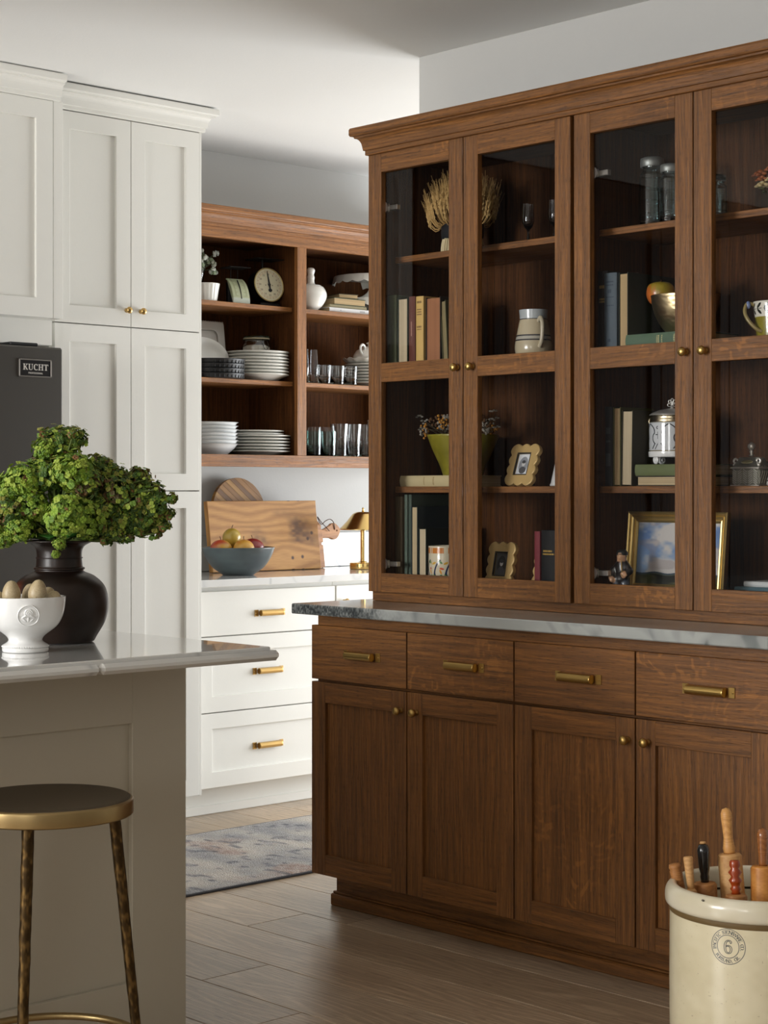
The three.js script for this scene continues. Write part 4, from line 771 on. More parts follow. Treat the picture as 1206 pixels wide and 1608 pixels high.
{ // left bay, top shelf: wheat sheaf and cordial glasses
  const w = thing('wheat_sheaf', 'standing sheaf of dried wheat tied with a dark navy ribbon on the top left shelf', 'wheat', [4.0, HY[3], -3.878], HT);
  const st = [], ears = [], awn = [], base = [];
  for (let i = 0; i < 210; i++) {
    const a = rr(0, 2 * PI), q = Math.sqrt(rnd()), r0 = 0.074 * q, r1 = 0.066 * q, r2 = 0.122 * q, hh = 0.262 - 0.075 * q * q - rr(0, 0.045);
    const c = Math.cos(a), s = Math.sin(a) * 0.8;
    base.push(tube([[c * r0, 0.001, s * r0], [c * (r0 * 0.97), 0.03, s * r0 * 0.97], [c * r1, 0.055, s * r1]], 0.0026, 5, 5));
    const e = V(c * r2 * 0.93, hh - 0.055, s * r2 * 0.93), tip = V(c * r2 * 1.03, hh - 0.012, s * r2 * 1.03);
    st.push(tube([[c * r1, 0.05, s * r1], [c * r1 * 1.02, 0.09, s * r1 * 1.02], [(c * r1 + e.x) / 2, 0.05 + (e.y - 0.05) * 0.6, (s * r1 + e.z) / 2], e], 0.0016, 8, 4));
    const d = tip.clone().sub(e).normalize();
    for (let k = 0; k < 9; k++) { const t2 = k / 9, pz = e.clone().lerp(tip, t2), ang = k * 2.2; ears.push(T(new THREE.OctahedronGeometry(0.0042, 0).scale(0.75, 1.8, 0.75).rotateZ(-d.x * 0.9), pz.x + Math.cos(ang) * 0.0022, pz.y, pz.z + Math.sin(ang) * 0.0022)); }
    for (let k = 0; k < 5; k++) { const b = e.clone().lerp(tip, 0.2 + 0.18 * k), t3 = b.clone().add(d.clone().multiplyScalar(rr(0.03, 0.05))).add(V(rr(-1, 1), 0, rr(-1, 1)).multiplyScalar(0.009)); awn.push(tube([b, b.clone().lerp(t3, 0.5), t3], 0.00045, 2, 3)); }
  }
  const straw = std({ color: 0xb7945a, roughness: 0.75 }), straw2 = std({ color: 0xc3a268, roughness: 0.75 });
  part(w, 'cut_stems', base, std({ color: 0xcfc09a, roughness: 0.8 })); part(w, 'stalks', st, straw); part(w, 'ears', ears, straw2); part(w, 'awns', awn, straw);
  const navy = std({ color: 0x0a0d14, roughness: 0.7 });
  part(w, 'ribbon', [lathe([[0.062, 0.046], [0.0705, 0.048], [0.072, 0.068], [0.0705, 0.09], [0.062, 0.094]], 40).scale(1, 1, 0.83)], navy);
  glasses('cordial_glass', ['small dark stemmed cordial glass on the top shelf, the one fully in view', 'small dark stemmed cordial glass on the top shelf, half behind the door stile'], 'glass', lathe([[0.0001, 0], [0.018, 0], [0.019, 0.002], [0.008, 0.005], [0.0035, 0.012], [0.005, 0.022], [0.003, 0.034], [0.0045, 0.046], [0.012, 0.054], [0.0185, 0.07], [0.0185, 0.09], [0.0165, 0.123], [0.0158, 0.123], [0.0168, 0.09], [0.0168, 0.072], [0.011, 0.058], [0.0001, 0.056]], 32), M.darkGlass, [[4.0, -3.606], [4.0, -3.502]], HY[3], 'dark cordial glasses');
}
const ovalPortrait = (dark) => canvasTex(128, 192, (g, w, h) => { g.fillStyle = dark ? '#55534f' : '#dfe2e6'; g.fillRect(0, 0, w, h); g.fillStyle = dark ? '#2b2a29' : '#8e9197'; g.beginPath(); g.ellipse(w / 2, h * 0.52, w * 0.36, h * 0.4, 0, 0, 7); g.fill(); g.fillStyle = '#4d4d50'; g.beginPath(); g.ellipse(w / 2, h * 0.78, w * 0.27, h * 0.17, 0, 0, 7); g.fill(); g.fillStyle = '#c9c8c6'; g.beginPath(); g.ellipse(w / 2, h * 0.46, w * 0.14, h * 0.13, 0, 0, 7); g.fill(); g.fillStyle = '#3a3a3c'; g.beginPath(); g.ellipse(w / 2, h * 0.37, w * 0.15, h * 0.08, 0, 0, 7); g.fill(); });
// scalloped gold photo frame leaning back on a strut; origin under the lower edge
function photoFrame(label, pos, turn, W, Hh, tilt, dark) {
  const k = thing('photo_frame', label, 'photo frame', pos, turn, undefined);
  const s = new THREE.Shape(), nx = 3, ny = 4, bx2 = W / nx / 2, by = Hh / ny / 2, am = 0.007;
  const P = [];
  for (let i = 0; i < nx; i++) for (let q = 0; q < 10; q++) P.push([-W / 2 + (i + q / 10) * W / nx, -am * Math.sin(PI * q / 10)]);
  for (let i = 0; i < ny; i++) for (let q = 0; q < 10; q++) P.push([W / 2 + am * Math.sin(PI * q / 10), (i + q / 10) * Hh / ny]);
  for (let i = 0; i < nx; i++) for (let q = 0; q < 10; q++) P.push([W / 2 - (i + q / 10) * W / nx, Hh + am * Math.sin(PI * q / 10)]);
  for (let i = 0; i < ny; i++) for (let q = 0; q < 10; q++) P.push([-W / 2 - am * Math.sin(PI * q / 10), Hh - (i + q / 10) * Hh / ny]);
  P.forEach((p, i) => i ? s.lineTo(p[0], p[1] + am) : s.moveTo(p[0], p[1] + am)); s.closePath();
  const ow = W * 0.24, oh = Hh * 0.27, cy = Hh * 0.52 + am, hole = new THREE.Path(); hole.moveTo(-ow, cy - oh); hole.lineTo(-ow, cy + oh); hole.lineTo(ow, cy + oh); hole.lineTo(ow, cy - oh); hole.closePath(); s.holes.push(hole);
  const lean = (g) => g.rotateX(-tilt);
  part(k, 'frame', lean(T(ext(s, 0.010, 0.003, 4), 0, 0.002, -0.01)), std({ color: new THREE.Color().setRGB(0.56, 0.38, 0.15), metalness: 0.2, roughness: 0.45 }));
  part(k, 'inner_rim', lean(T(mg([bx(-ow - 0.004, cy - oh - 0.004, -0.004, ow + 0.004, cy - oh, 0.004), bx(-ow - 0.004, cy + oh, -0.004, ow + 0.004, cy + oh + 0.004, 0.004), bx(-ow - 0.004, cy - oh, -0.004, -ow, cy + oh, 0.004), bx(ow, cy - oh, -0.004, ow + 0.004, cy + oh, 0.004)]), 0, 0.002, 0)), std({ color: 0x3a3630, metalness: 0.5, roughness: 0.4 }));
  part(k, 'photo', lean(T(new THREE.PlaneGeometry(2 * ow, 2 * oh), 0, cy + 0.002, -0.004)), std({ map: ovalPortrait(dark), roughness: 0.5 }));
  part(k, 'backing', lean(T(cbox(2 * ow + 0.02, 2 * oh + 0.02, 0.003), 0, cy + 0.002, -0.0145)), M.dark);
  const d = Math.sin(tilt) * Hh * 0.62;
  part(k, 'strut', tube([[0, Hh * 0.62 * Math.cos(tilt), -d - 0.016], [0, 0.003, -d - 0.05]], 0.003, 4, 6), M.dark);
  return k;
}
{ // left bay, third shelf
  book('thick cream bound book lying on the lower left shelf under the green vase', { t: 0.034, h: 0.27, d: 0.19, c: 0xb6a77f, pos: [3.925, HY[1], -3.955], turn: HT, lie: true, print: [spinePrint('#b6a77f', '#8a7448', [[0.38, 0.02, 0.1, 0.9], [0.56, 0.015, 0.1, 0.9]]), 0.02, 0.25] });
  const vy = HY[1] + 0.0345;
  const v = thing('green_cone_vase', 'yellow green tapered vase standing on the cream book behind the left doors', 'vase', [4.01, vy, -3.885], HT);
  const ygT = tex(256, 256, (u, q) => mix([104, 98, 24], [146, 138, 46], nA(u * 8, q * 8, 8, 8) * 0.7 + nB(u * 30, q * 30, 30, 30) * 0.3), { tile: [1, 1] });
  part(v, 'body', vessel([[0.06, 0], [0.063, 0.003], [0.072, 0.03], [0.095, 0.08], [0.112, 0.125]], 0.004, 0.008, 56, 24), phy({ map: ygT, roughness: 0.35, clearcoat: 0.3 }));
  const fl = thing('dried_flowers', 'dried orange and grey flower sprigs in the yellow green vase', 'flowers', [4.01, vy + 0.01, -3.885], HT);
  const stems = [], heads = [], grey = [], dk = [];
  for (let i = 0; i < 44; i++) {
    const a = rr(0, 2 * PI), sp = rr(0.02, 0.145), e = V(Math.cos(a) * sp, 0.19 - sp * 0.35 + rr(-0.03, 0.015), Math.sin(a) * sp * 0.75);
    stems.push(tube([[Math.cos(a) * 0.02, 0, Math.sin(a) * 0.02], [Math.cos(a) * 0.06, 0.1, Math.sin(a) * 0.05], e], 0.0009, 6, 4));
    const kind = i % 3, L = kind === 0 ? heads : kind === 1 ? grey : dk;
    for (let k = 0; k < 9; k++) { const o = V(rr(-1, 1), rr(-1, 1), rr(-1, 1)).multiplyScalar(0.012); L.push(T(new THREE.IcosahedronGeometry(rr(0.003, 0.0052), 0), e.x + o.x, e.y + o.y, e.z + o.z)); }
  }
  for (const sgn of [-1, 1]) for (let k = 0; k < 3; k++) { const e = V(sgn * rr(0.15, 0.185), 0.14 + k * 0.02, 0.02); stems.push(tube([[0, 0.06, 0], [sgn * 0.09, 0.125, 0.01], e], 0.0008, 8, 4)); for (let q = 0; q < 4; q++) grey.push(T(new THREE.IcosahedronGeometry(0.004, 0).scale(1.6, 0.8, 0.8), e.x - sgn * q * 0.008, e.y + rr(-0.006, 0.006), e.z)); }
  part(fl, 'stems', stems, std({ color: 0x4a4028, roughness: 0.9 })); part(fl, 'orange_heads', heads, std({ color: 0xb07826, roughness: 0.8 })); part(fl, 'grey_heads', grey, std({ color: 0x8d877c, roughness: 0.9 })); part(fl, 'brown_heads', dk, std({ color: 0x5b3d20, roughness: 0.9 }));
  photoFrame('scalloped gold photo frame with pale oval portrait, right of the green vase', [3.945, HY[1], -3.6], HT, 0.1, 0.118, 0.34, false);
  const c = thing('white_cone_ornament', 'white china cone ornament beside the upper gold photo frame, half behind the stile', 'ornament', [4.02, HY[1], -3.47], HT);
  part(c, 'cone', lathe([[0.0001, 0], [0.052, 0], [0.053, 0.004], [0.05, 0.01], [0.04, 0.055], [0.029, 0.11], [0.017, 0.17], [0.006, 0.22], [0.0001, 0.226]], 12), M.chinaCool);
  part(c, 'ball_top', T(sph(0.008), 0, 0.228, 0), M.chinaCool);
}
const mugPattern = canvasTex(1024, 384, (g, w, h) => {
  g.fillStyle = '#c9bfa6'; g.fillRect(0, 0, w, h); g.fillStyle = '#b8702c'; for (let i = 0; i < 6; i++) g.fillRect(i * w / 6 + 10, 26, w / 6 - 44, 52);
  const q = rngOf(5);
  for (let i = 0; i < 8; i++) { const x = (i + 0.5) * w / 8, y = 220;
    g.fillStyle = '#26314c'; g.beginPath(); g.ellipse(x, y, 26, 92, 0.45, 0, 7); g.fill(); g.fillStyle = '#c9bfa6'; g.beginPath(); g.ellipse(x + 18, y - 6, 24, 76, 0.45, 0, 7); g.fill();
    for (const [dx, dy, c, a] of [[40, -60, '#4d7a46', 0.6], [34, 70, '#4d7a46', -0.5], [52, 0, '#c2553a', 0.2], [-34, -50, '#c49a3a', -0.4], [-30, 70, '#4d7a46', 0.7], [40, 30, '#c98c3a', 1.2]]) { g.fillStyle = c; g.beginPath(); g.ellipse(x + dx, y + dy, 24, 10, a, 0, 7); g.fill(); } }
});
{ // left bay, bottom
  const G = 'books at the bottom of the left bay', y = HY[0];
  hb('tall brown book, leftmost at the bottom of the left bay', -4.076, -4.045, 3.9, y, 0.272, 0.2, 0x4c3d22, { group: G });
  hb('thin tall grey green book, second at the bottom left', -4.037, -4.024, 3.902, y, 0.278, 0.21, 0x4d5c50, { group: G });
  hb('thin tall dark green book, third at the bottom left', -4.021, -4.008, 3.904, y, 0.278, 0.21, 0x37463c, { group: G });
  hb('tall book with cream page edges and dark teal boards at the bottom left', -4.005, -3.976, 3.9, y, 0.242, 0.24, 0x10242a, { show: 'pages', pages: 0, group: G });
  hb('shorter book with dull cream page edges beside the painted mug', -3.972, -3.938, 3.9, y, 0.175, 0.23, 0x16241f, { show: 'pages', pages: 2, group: G });
  const m = thing('painted_mug', 'squat mug painted with orange band and coloured leaves at the bottom of the left bay', 'mug', [3.93, y, -3.885], HT);
  const g = vessel([[0.03, 0], [0.034, 0.003], [0.046, 0.03], [0.05, 0.06], [0.05, 0.1], [0.05, 0.122]], 0.004, 0.006, 56, 30);
  { const p = g.attributes.position, u = g.attributes.uv; for (let i = 0; i < p.count; i++) u.setXY(i, (u.getX(i) * 1 + 0.02) % 1, p.getY(i) / 0.125); }
  part(m, 'body', g, phy({ map: mugPattern, roughness: 0.18, clearcoat: 0.6 }));
  part(m, 'handle', tube([[-0.045, 0.098, 0.008], [-0.06, 0.102, 0.012], [-0.066, 0.085, 0.014], [-0.06, 0.055, 0.014], [-0.045, 0.02, 0.014], [-0.032, 0.012, 0.012]], 0.0052, 28, 8), std({ color: 0x4a3826, roughness: 0.35 }));
  photoFrame('scalloped gold photo frame with a dark portrait at the bottom behind the second door', [3.925, y, -3.662], HT, 0.096, 0.125, 0.2, true);
  photoFrame('scalloped gold photo frame mostly hidden behind the red book', [3.995, y, -3.535], HT, 0.1, 0.12, 0.2, true);
  hb('slim dull red book standing beside the black one at the bottom of the second bay', -3.521, -3.5, 3.93, y, 0.172, 0.13, 0x7c2f38, { group: 'upright books in the second bay' });
  hb('black book with worn gold lettering on its spine, beside the slim red book', -3.496, -3.425, 3.932, y, 0.176, 0.15, 0x0d0f13, { group: 'upright books in the second bay', print: [spinePrint('#0d0f13', '#c8a24a', [[0.3, 0.035, 0.12, 0.7], [0.36, 0.03, 0.08, 0.8]], 96, 256), 0.01, 0.165] });
}
{ // right bay, top shelf: preserving jars and flower ornament
  const jar = (name, label, pos, r, h, mat, lidMat) => { const k = thing(name, label, 'jar', pos, HT, undefined);
    part(k, 'body', vessel([[r * 0.92, 0], [r, 0.006], [r, h * 0.66], [r * 0.97, h * 0.72], [r * 0.72, h * 0.8], [r * 0.74, h * 0.86]], 0.003, 0.008, 36, 40), mat);
    const rib = []; for (let i = 0; i < 3; i++) rib.push(T(new THREE.TorusGeometry(r * 1.0, 0.0012, 6, 40).rotateX(PI / 2), 0, h * (0.2 + 0.17 * i), 0)); part(k, 'ribs', rib, mat);
    part(k, 'lid', lathe([[r * 0.8, h * 0.835], [r * 0.92, h * 0.84], [r * 0.93, h * 0.9], [r * 0.9, h * 0.95], [r * 0.7, h * 0.965], [0.0001, h * 0.97]], 36), lidMat); return k; };
  const zinc = std({ color: 0x8d918e, metalness: 0.7, roughness: 0.45 });
  jar('preserving_jar', 'tall clear preserving jar with grey zinc lid on the top right shelf, left of two', [4.0, HY[3], -3.142], 0.036, 0.206, M.tealGlass, zinc);
  jar('preserving_jar', 'shorter preserving jar with metal lid beside the tall one on the top right shelf', [3.97, HY[3], -3.056], 0.03, 0.172, M.tealGlass, zinc);
  jar('glass_bottle', 'teal glass bottle on the top right shelf, right of the door stile', [4.0, HY[3], -2.928], 0.031, 0.128, M.tealGlass, M.tealGlass);
  const f = thing('flower_ornament', 'porcelain ornament with orange and cream flowers on the top shelf at the right edge', 'ornament', [4.0, HY[3], -2.752], HT);
  part(f, 'base', T(lathe([[0.0001, 0], [0.024, 0], [0.025, 0.004], [0.012, 0.01], [0.008, 0.03], [0.011, 0.05], [0.012, 0.062], [0.0001, 0.064]], 32), 0.012, 0, 0), M.china);
  const pet = (cx, cy, cz, r, n = 12) => { const g = []; for (let i = 0; i < n; i++) { const a = i * 2.4, q = r * Math.sqrt(i / n), m = new THREE.SphereGeometry(r * 0.42, 8, 6).scale(1, 0.5, 0.9).rotateX(-0.6 + i * 0.03).rotateY(a); g.push(T(m, cx + Math.cos(a) * q, cy + (1 - i / n) * r * 0.6, cz + Math.sin(a) * q)); } return g; };
  part(f, 'orange_flowers', [pet(-0.022, 0.1, 0.012, 0.02), pet(0.012, 0.112, 0.006, 0.019), pet(-0.008, 0.085, 0.024, 0.016)].flat(), std({ color: 0x9a5428, roughness: 0.4 }));
  part(f, 'cream_flowers', [pet(-0.004, 0.068, 0.028, 0.018), pet(0.022, 0.082, 0.022, 0.017), pet(0.034, 0.1, 0.0, 0.016)].flat(), std({ color: 0xb9a87a, roughness: 0.4 }));
  part(f, 'leaves', Array.from({ length: 14 }, (_, i) => T(sph(0.012, 8, 6).scale(1, 0.3, 0.5).rotateY(i * 1.3).rotateZ(rr(-0.6, 0.6)), rr(-0.03, 0.04), rr(0.06, 0.11), rr(-0.015, 0.02))), std({ color: 0x54592e, roughness: 0.5 }));
}
{ // right bay, second shelf
  const G = 'books in the right bay beside the brass bowl', y = HY[2];
  hb('dark brown book with gilt spine at the far left of the right bay', -3.252, -3.219, 3.895, y, 0.222, 0.15, 0x1d1510, { group: G, print: [spinePrint('#1d1510', '#8f7440', [[0.1, 0.05], [0.3, 0.03], [0.34, 0.03]]), 0.02, 0.2] });
  hb('slate blue clothbound book with dark lettering beside the brass bowl', -3.217, -3.173, 3.88, y, 0.212, 0.16, 0x4a565f, { group: G, print: [spinePrint('#4a565f', '#2b3646', [[0.08, 0.02], [0.13, 0.015], [0.2, 0.05, 0.35, 0.65], [0.3, 0.015], [0.42, 0.015], [0.9, 0.04, 0.35, 0.6]]), 0.01, 0.205] });
  hb('thick book with yellowed page edges and dark green boards behind the brass bowl', -3.170, -3.137, 3.885, y, 0.21, 0.24, 0x182219, { show: 'pages', pages: 1, group: G });
  book('grey green book lying flat with gold lines, under the brass bowl', { t: 0.036, h: 0.23, d: 0.2, c: 0x4d6450, pos: [3.872, y, -3.018], turn: HT, lie: true, group: G, print: [spinePrint('#4d6450', '#b5ac7c', [[0.1, 0.02], [0.15, 0.02], [0.2, 0.012], [0.25, 0.02], [0.45, 0.012], [0.5, 0.02], [0.53, 0.012]]), 0.01, 0.22] });
  const b = thing('hammered_brass_bowl', 'hammered brass bowl holding apples on the lying grey green book', 'bowl', [3.985, y + 0.0365, -3.016], HT);
  { const g = vessel([[0.044, 0], [0.047, 0.002], [0.066, 0.022], [0.085, 0.06], [0.096, 0.106]], 0.003, 0.006, 160, 64), p = g.attributes.position;
    for (let i = 0; i < p.count; i++) { const a = Math.atan2(p.getZ(i), p.getX(i)), k = 1 - 0.012 * Math.pow(nA((a / (2 * PI) + 0.5) * 40, p.getY(i) * 230, 40, 4096), 1.5); p.setX(i, p.getX(i) * k); p.setZ(i, p.getZ(i) * k); } g.computeVertexNormals();
    part(b, 'bowl', g, std({ color: new THREE.Color().setRGB(0.7, 0.56, 0.33), metalness: 1, roughness: 0.3 })); }
  const ap = lathe([[0.0001, -0.026], [0.012, -0.032], [0.03, -0.024], [0.039, -0.002], [0.034, 0.022], [0.018, 0.031], [0.007, 0.028], [0.0001, 0.022]], 32, 40);
  const aM = phy({ color: 0xffffff, vertexColors: true, roughness: 0.3, clearcoat: 0.3 });
  const apple = (label, pos, t0) => { const k = thing('apple', label, 'apple', pos, HT + t0, 'apples in the brass bowl'); part(k, 'flesh', shadeCols(ap.clone(), (x, q, z) => { const s = ss(-0.4, 0.7, (-x * 0.6 - q * 0.8 + z * 0.5) / 0.035 + (nA(x * 200 + 50, z * 200 + 50, 4096, 4096) - 0.5)); return mix(lin(0x8f7f22), lin(0xb5622c), s); }), aM); part(k, 'stem', tube([[0, 0.022, 0], [0.001, 0.03, 0], [0.004, 0.037, 0.002]], 0.0013, 6, 5), M.walnut); };
  apple('green and orange apple, left of two in the brass bowl', [3.955, y + 0.151, -3.078], 0); apple('yellow green apple, right of two in the brass bowl', [3.985, y + 0.157, -2.99], 0.6); apple('yellow apple at the back of the brass bowl', [4.03, y + 0.138, -3.04], 1.4);
  const m = thing('leaf_pattern_mug', 'white mug with black leaf band and yellow ribbed lower half at the right edge', 'mug', [3.935, y, -2.694], HT);
  const mt = canvasTex(1024, 256, (g, w, h) => { g.fillStyle = '#cfccc0'; g.fillRect(0, 0, w, h); g.fillStyle = '#8f8526'; g.fillRect(0, h * 0.42, w, h * 0.58); g.fillStyle = '#5c551c'; for (let x = 0; x < w; x += 16) g.fillRect(x, h * 0.42, 5, h * 0.58); g.fillStyle = '#23261f'; for (let i = 0; i < 14; i++) { const x = (i + 0.5) * w / 14, y2 = h * 0.21; for (const s of [-1, 1]) { g.beginPath(); g.ellipse(x, y2 + s * 20, 28, 10, s * 0.6, 0, 7); g.fill(); } g.fillRect(x - 30, y2 - 2, 56, 4); } });
  const mgG = vessel([[0.042, 0], [0.045, 0.003], [0.049, 0.04], [0.055, 0.098]], 0.004, 0.006, 56, 16); { const p = mgG.attributes.position, u = mgG.attributes.uv; for (let i = 0; i < p.count; i++) u.setXY(i, u.getX(i), p.getY(i) / 0.1); }
  part(m, 'body', mgG, phy({ map: mt, roughness: 0.2, clearcoat: 0.5 }));
  part(m, 'handle', tube([[-0.036, 0.09, 0.035], [-0.049, 0.094, 0.048], [-0.05, 0.075, 0.06], [-0.038, 0.05, 0.062], [-0.018, 0.026, 0.052], [-0.008, 0.02, 0.044]], 0.005, 28, 8), phy({ color: 0x8a7a4a, roughness: 0.25 }));
  part(m, 'handle_top', T(sph(0.008, 14, 10).scale(0.8, 1.3, 0.8), -0.047, 0.09, 0.049), phy({ color: 0x6f7fa8, roughness: 0.25 }));
}
{ // right bay, third shelf
  const G = 'books beside the silver lidded jar', y = HY[1];
  hb('black bound book with grey tooled spine beside two cream edged books', -3.247, -3.222, 3.92, y, 0.222, 0.15, 0x101216, { group: G, print: [spinePrint('#101216', '#3a3d42', [[0.2, 0.1], [0.4, 0.03], [0.6, 0.2]]), 0.02, 0.2] });
  hb('book with tan page edges and olive boards, left of the pair of light books', -3.2205, -3.193, 3.922, y, 0.22, 0.15, 0x4e4d22, { show: 'pages', pages: 1, group: G });
  hb('pale edged book with dark olive boards, right of the pair beside the lidded jar', -3.191, -3.152, 3.92, y, 0.21, 0.23, 0x2b2812, { show: 'pages', pages: 2, tilt: 0.02, group: G });
  book('book lying with cream page edges at the bottom of the pair under the lidded jar', { t: 0.028, h: 0.24, d: 0.18, c: 0x2c2a1e, show: 'pages', pages: 0, pos: [3.925, y, -3.02], turn: HT, lie: true, group: G });
  book('moss green clothbound book lying on top of the pair under the lidded jar', { t: 0.031, h: 0.242, d: 0.18, c: 0x5c6640, pos: [3.922, y + 0.0285, -3.02], turn: HT, lie: true, group: G, print: [spinePrint('#5c6640', '#333a22', [[0.02, 0.012], [0.05, 0.03], [0.1, 0.02], [0.14, 0.012]]), 0.01, 0.23] });
  const j = thing('lidded_china_jar', 'patterned white china jar with silver lid and scroll feet, standing on two lying books', 'jar', [4.0, y + 0.06, -3.073], HT);
  const pat = canvasTex(1024, 256, (g, w, h) => { g.fillStyle = '#c3c7cb'; g.fillRect(0, 0, w, h); g.strokeStyle = '#30343a'; g.lineWidth = 9;
    for (let i = 0; i < 6; i++) { const x = (i + 0.5) * w / 6; for (const s of [-1, 1]) { g.beginPath(); g.moveTo(x, 14); g.bezierCurveTo(x + s * 18, 30, x + s * 60, 50, x + s * 52, 100); g.bezierCurveTo(x + s * 24, 120, x + s * 30, 170, x + s * 58, 190); g.lineTo(x + s * 30, 236); g.stroke(); }
      const xx = x + w / 12; g.lineWidth = 7; g.beginPath(); g.moveTo(xx, 86); g.lineTo(xx, 150); g.moveTo(xx - 22, 112); g.lineTo(xx + 22, 112); g.stroke(); g.beginPath(); g.arc(xx, 50, 11, 0, 7); g.stroke(); g.beginPath(); g.moveTo(xx - 26, 240); g.lineTo(xx, 190); g.lineTo(xx + 26, 240); g.stroke(); g.lineWidth = 9; }
    g.fillStyle = '#6a5f3c'; g.fillRect(0, h - 8, w, 8); });
  const jb = lathe([[0.0001, 0.022], [0.0615, 0.022], [0.0635, 0.026], [0.0635, 0.112], [0.061, 0.116], [0.0001, 0.117]], 64); { const p = jb.attributes.position, u = jb.attributes.uv; for (let i = 0; i < p.count; i++) u.setXY(i, u.getX(i), (p.getY(i) - 0.036) / 0.08); }
  part(j, 'body', jb, phy({ map: pat, roughness: 0.12, clearcoat: 0.8 }));
  part(j, 'foot_band', lathe([[0.06, 0.02], [0.0645, 0.021], [0.065, 0.034], [0.0635, 0.036]], 56), M.chinaCool);
  for (let i = 0; i < 4; i++) { const a = i * PI / 2 + 0.78 - 0.44; part(j, 'foot', [T(new THREE.TorusGeometry(0.008, 0.0045, 8, 18), 0, 0.0125, 0).rotateY(0), T(sph(0.006, 10, 8), 0, 0.0125, 0)].map(g => T(g.rotateY(-a + PI / 2), Math.cos(a) * 0.052, 0, Math.sin(a) * 0.052)), M.chinaCool); }
  part(j, 'collar', lathe([[0.058, 0.115], [0.0625, 0.117], [0.0605, 0.124], [0.0585, 0.131], [0.062, 0.134], [0.0001, 0.1345]], 56), std({ color: new THREE.Color().setRGB(0.6, 0.52, 0.36), metalness: 1, roughness: 0.25 }));
  part(j, 'lid', lathe([[0.0001, 0.1345], [0.0615, 0.1345], [0.063, 0.137], [0.055, 0.142], [0.036, 0.15], [0.012, 0.154], [0.0001, 0.155]], 56), M.silver);
  part(j, 'finial', [cyl(0.006, 0.004, 0.006, 12).translate(0, 0.154, 0), ...[0, 1, 2, 3, 4].map(i => T(new THREE.TorusGeometry(0.0062, 0.0013, 8, 20).scale(0.8, 1.15, 1), 0, 0.0085, 0).rotateZ((i - 2) * 0.85)).map(g => T(g, 0, 0.166, 0))].map(g => g), M.silver);
  for (const s of [-1, 1]) part(j, 'handle', tube([[s * 0.06, 0.118, 0], [s * 0.072, 0.128, 0.002], [s * 0.077, 0.122, 0.003], [s * 0.068, 0.1, 0.002], [s * 0.063, 0.085, 0]], 0.0065, 20, 8), std({ color: new THREE.Color().setRGB(0.7, 0.62, 0.45), metalness: 1, roughness: 0.25 }));
  // embossed silver box
  const bxo = thing('silver_box', 'small embossed silver box with ball knob on the lower right shelf', 'box', [3.985, y, -2.8], HT);
  const chev = tex(256, 128, (u, v) => { const q = Math.abs(((u * 6) % 1) - 0.5) * 2, s = (v * 5 + q * 1.6) % 1; return 255 * ss(0.2, 0.5, s) * (1 - ss(0.6, 0.95, s)); }, { color: false, tile: [0.06, 0.05] });
  const emb = std({ color: new THREE.Color().setRGB(0.42, 0.41, 0.34), metalness: 0.5, roughness: 0.36, bumpMap: chev, bumpScale: 0.003 });
  part(bxo, 'box', bx(-0.043, 0.002, -0.03, 0.043, 0.046, 0.03, 0.005), emb);
  const ribs = []; // raised herringbone on the front and the visible side
  for (let cI = 0; cI < 5; cI++) for (let k = 0; k < 7; k++) { const y0 = 0.006 + k * 0.0058; if (y0 < 0.043) ribs.push(T(cbox(0.015, 0.0022, 0.003, 0.0009).rotateZ(cI % 2 ? 0.6 : -0.6), -0.033 + cI * 0.0165, y0, 0.0302)); if (cI < 3) ribs.push(T(cbox(0.003, 0.0022, 0.015, 0.0009).rotateX(cI % 2 ? 0.6 : -0.6), -0.0432, y0, -0.018 + cI * 0.0165)); }
  part(bxo, 'herringbone_relief', ribs, M.silver);
  part(bxo, 'rim', [bx(-0.046, 0, -0.033, 0.046, 0.003, 0.033, 0.001), bx(-0.046, 0.046, -0.033, 0.046, 0.05, 0.033, 0.0015)], M.silver);
  { const g = new THREE.CylinderGeometry(0.036, 0.056, 0.026, 4, 1).rotateY(PI / 4).scale(1, 1, 0.74); part(bxo, 'lid', [T(ni(g), 0, 0.063, 0), bx(-0.04, 0.05, -0.028, 0.04, 0.054, 0.028, 0.001)], emb); }
  part(bxo, 'corner_scroll', [-1, 1].map(s => [T(new THREE.TorusGeometry(0.006, 0.003, 8, 16), s * 0.036, 0.066, 0.02), T(sph(0.005, 10, 8), s * 0.038, 0.056, 0.022)]).flat(), M.silver);
  part(bxo, 'lid_panel', T(sph(0.016, 18, 12).scale(1.2, 0.55, 0.22).rotateX(-0.9), 0.002, 0.064, 0.0225), std({ color: 0x8d8660, roughness: 0.3, metalness: 0.3 }));
  part(bxo, 'knob', [T(sph(0.0105), 0, 0.105, 0), lathe([[0.0001, 0.078], [0.008, 0.08], [0.004, 0.086], [0.006, 0.091], [0.0035, 0.096], [0.0001, 0.098]], 20)], M.silver);
  const wf = thing('white_figure', 'small white china ornament at the right edge beside the silver box', 'ornament', [3.975, y, -2.708], HT);
  part(wf, 'body', lathe([[0.0001, 0], [0.03, 0], [0.032, 0.006], [0.026, 0.03], [0.014, 0.06], [0.012, 0.08], [0.0001, 0.09]], 6), M.china); part(wf, 'base_line', T(new THREE.TorusGeometry(0.03, 0.0016, 6, 24).rotateX(PI / 2), 0, 0.014, 0), M.black);
}
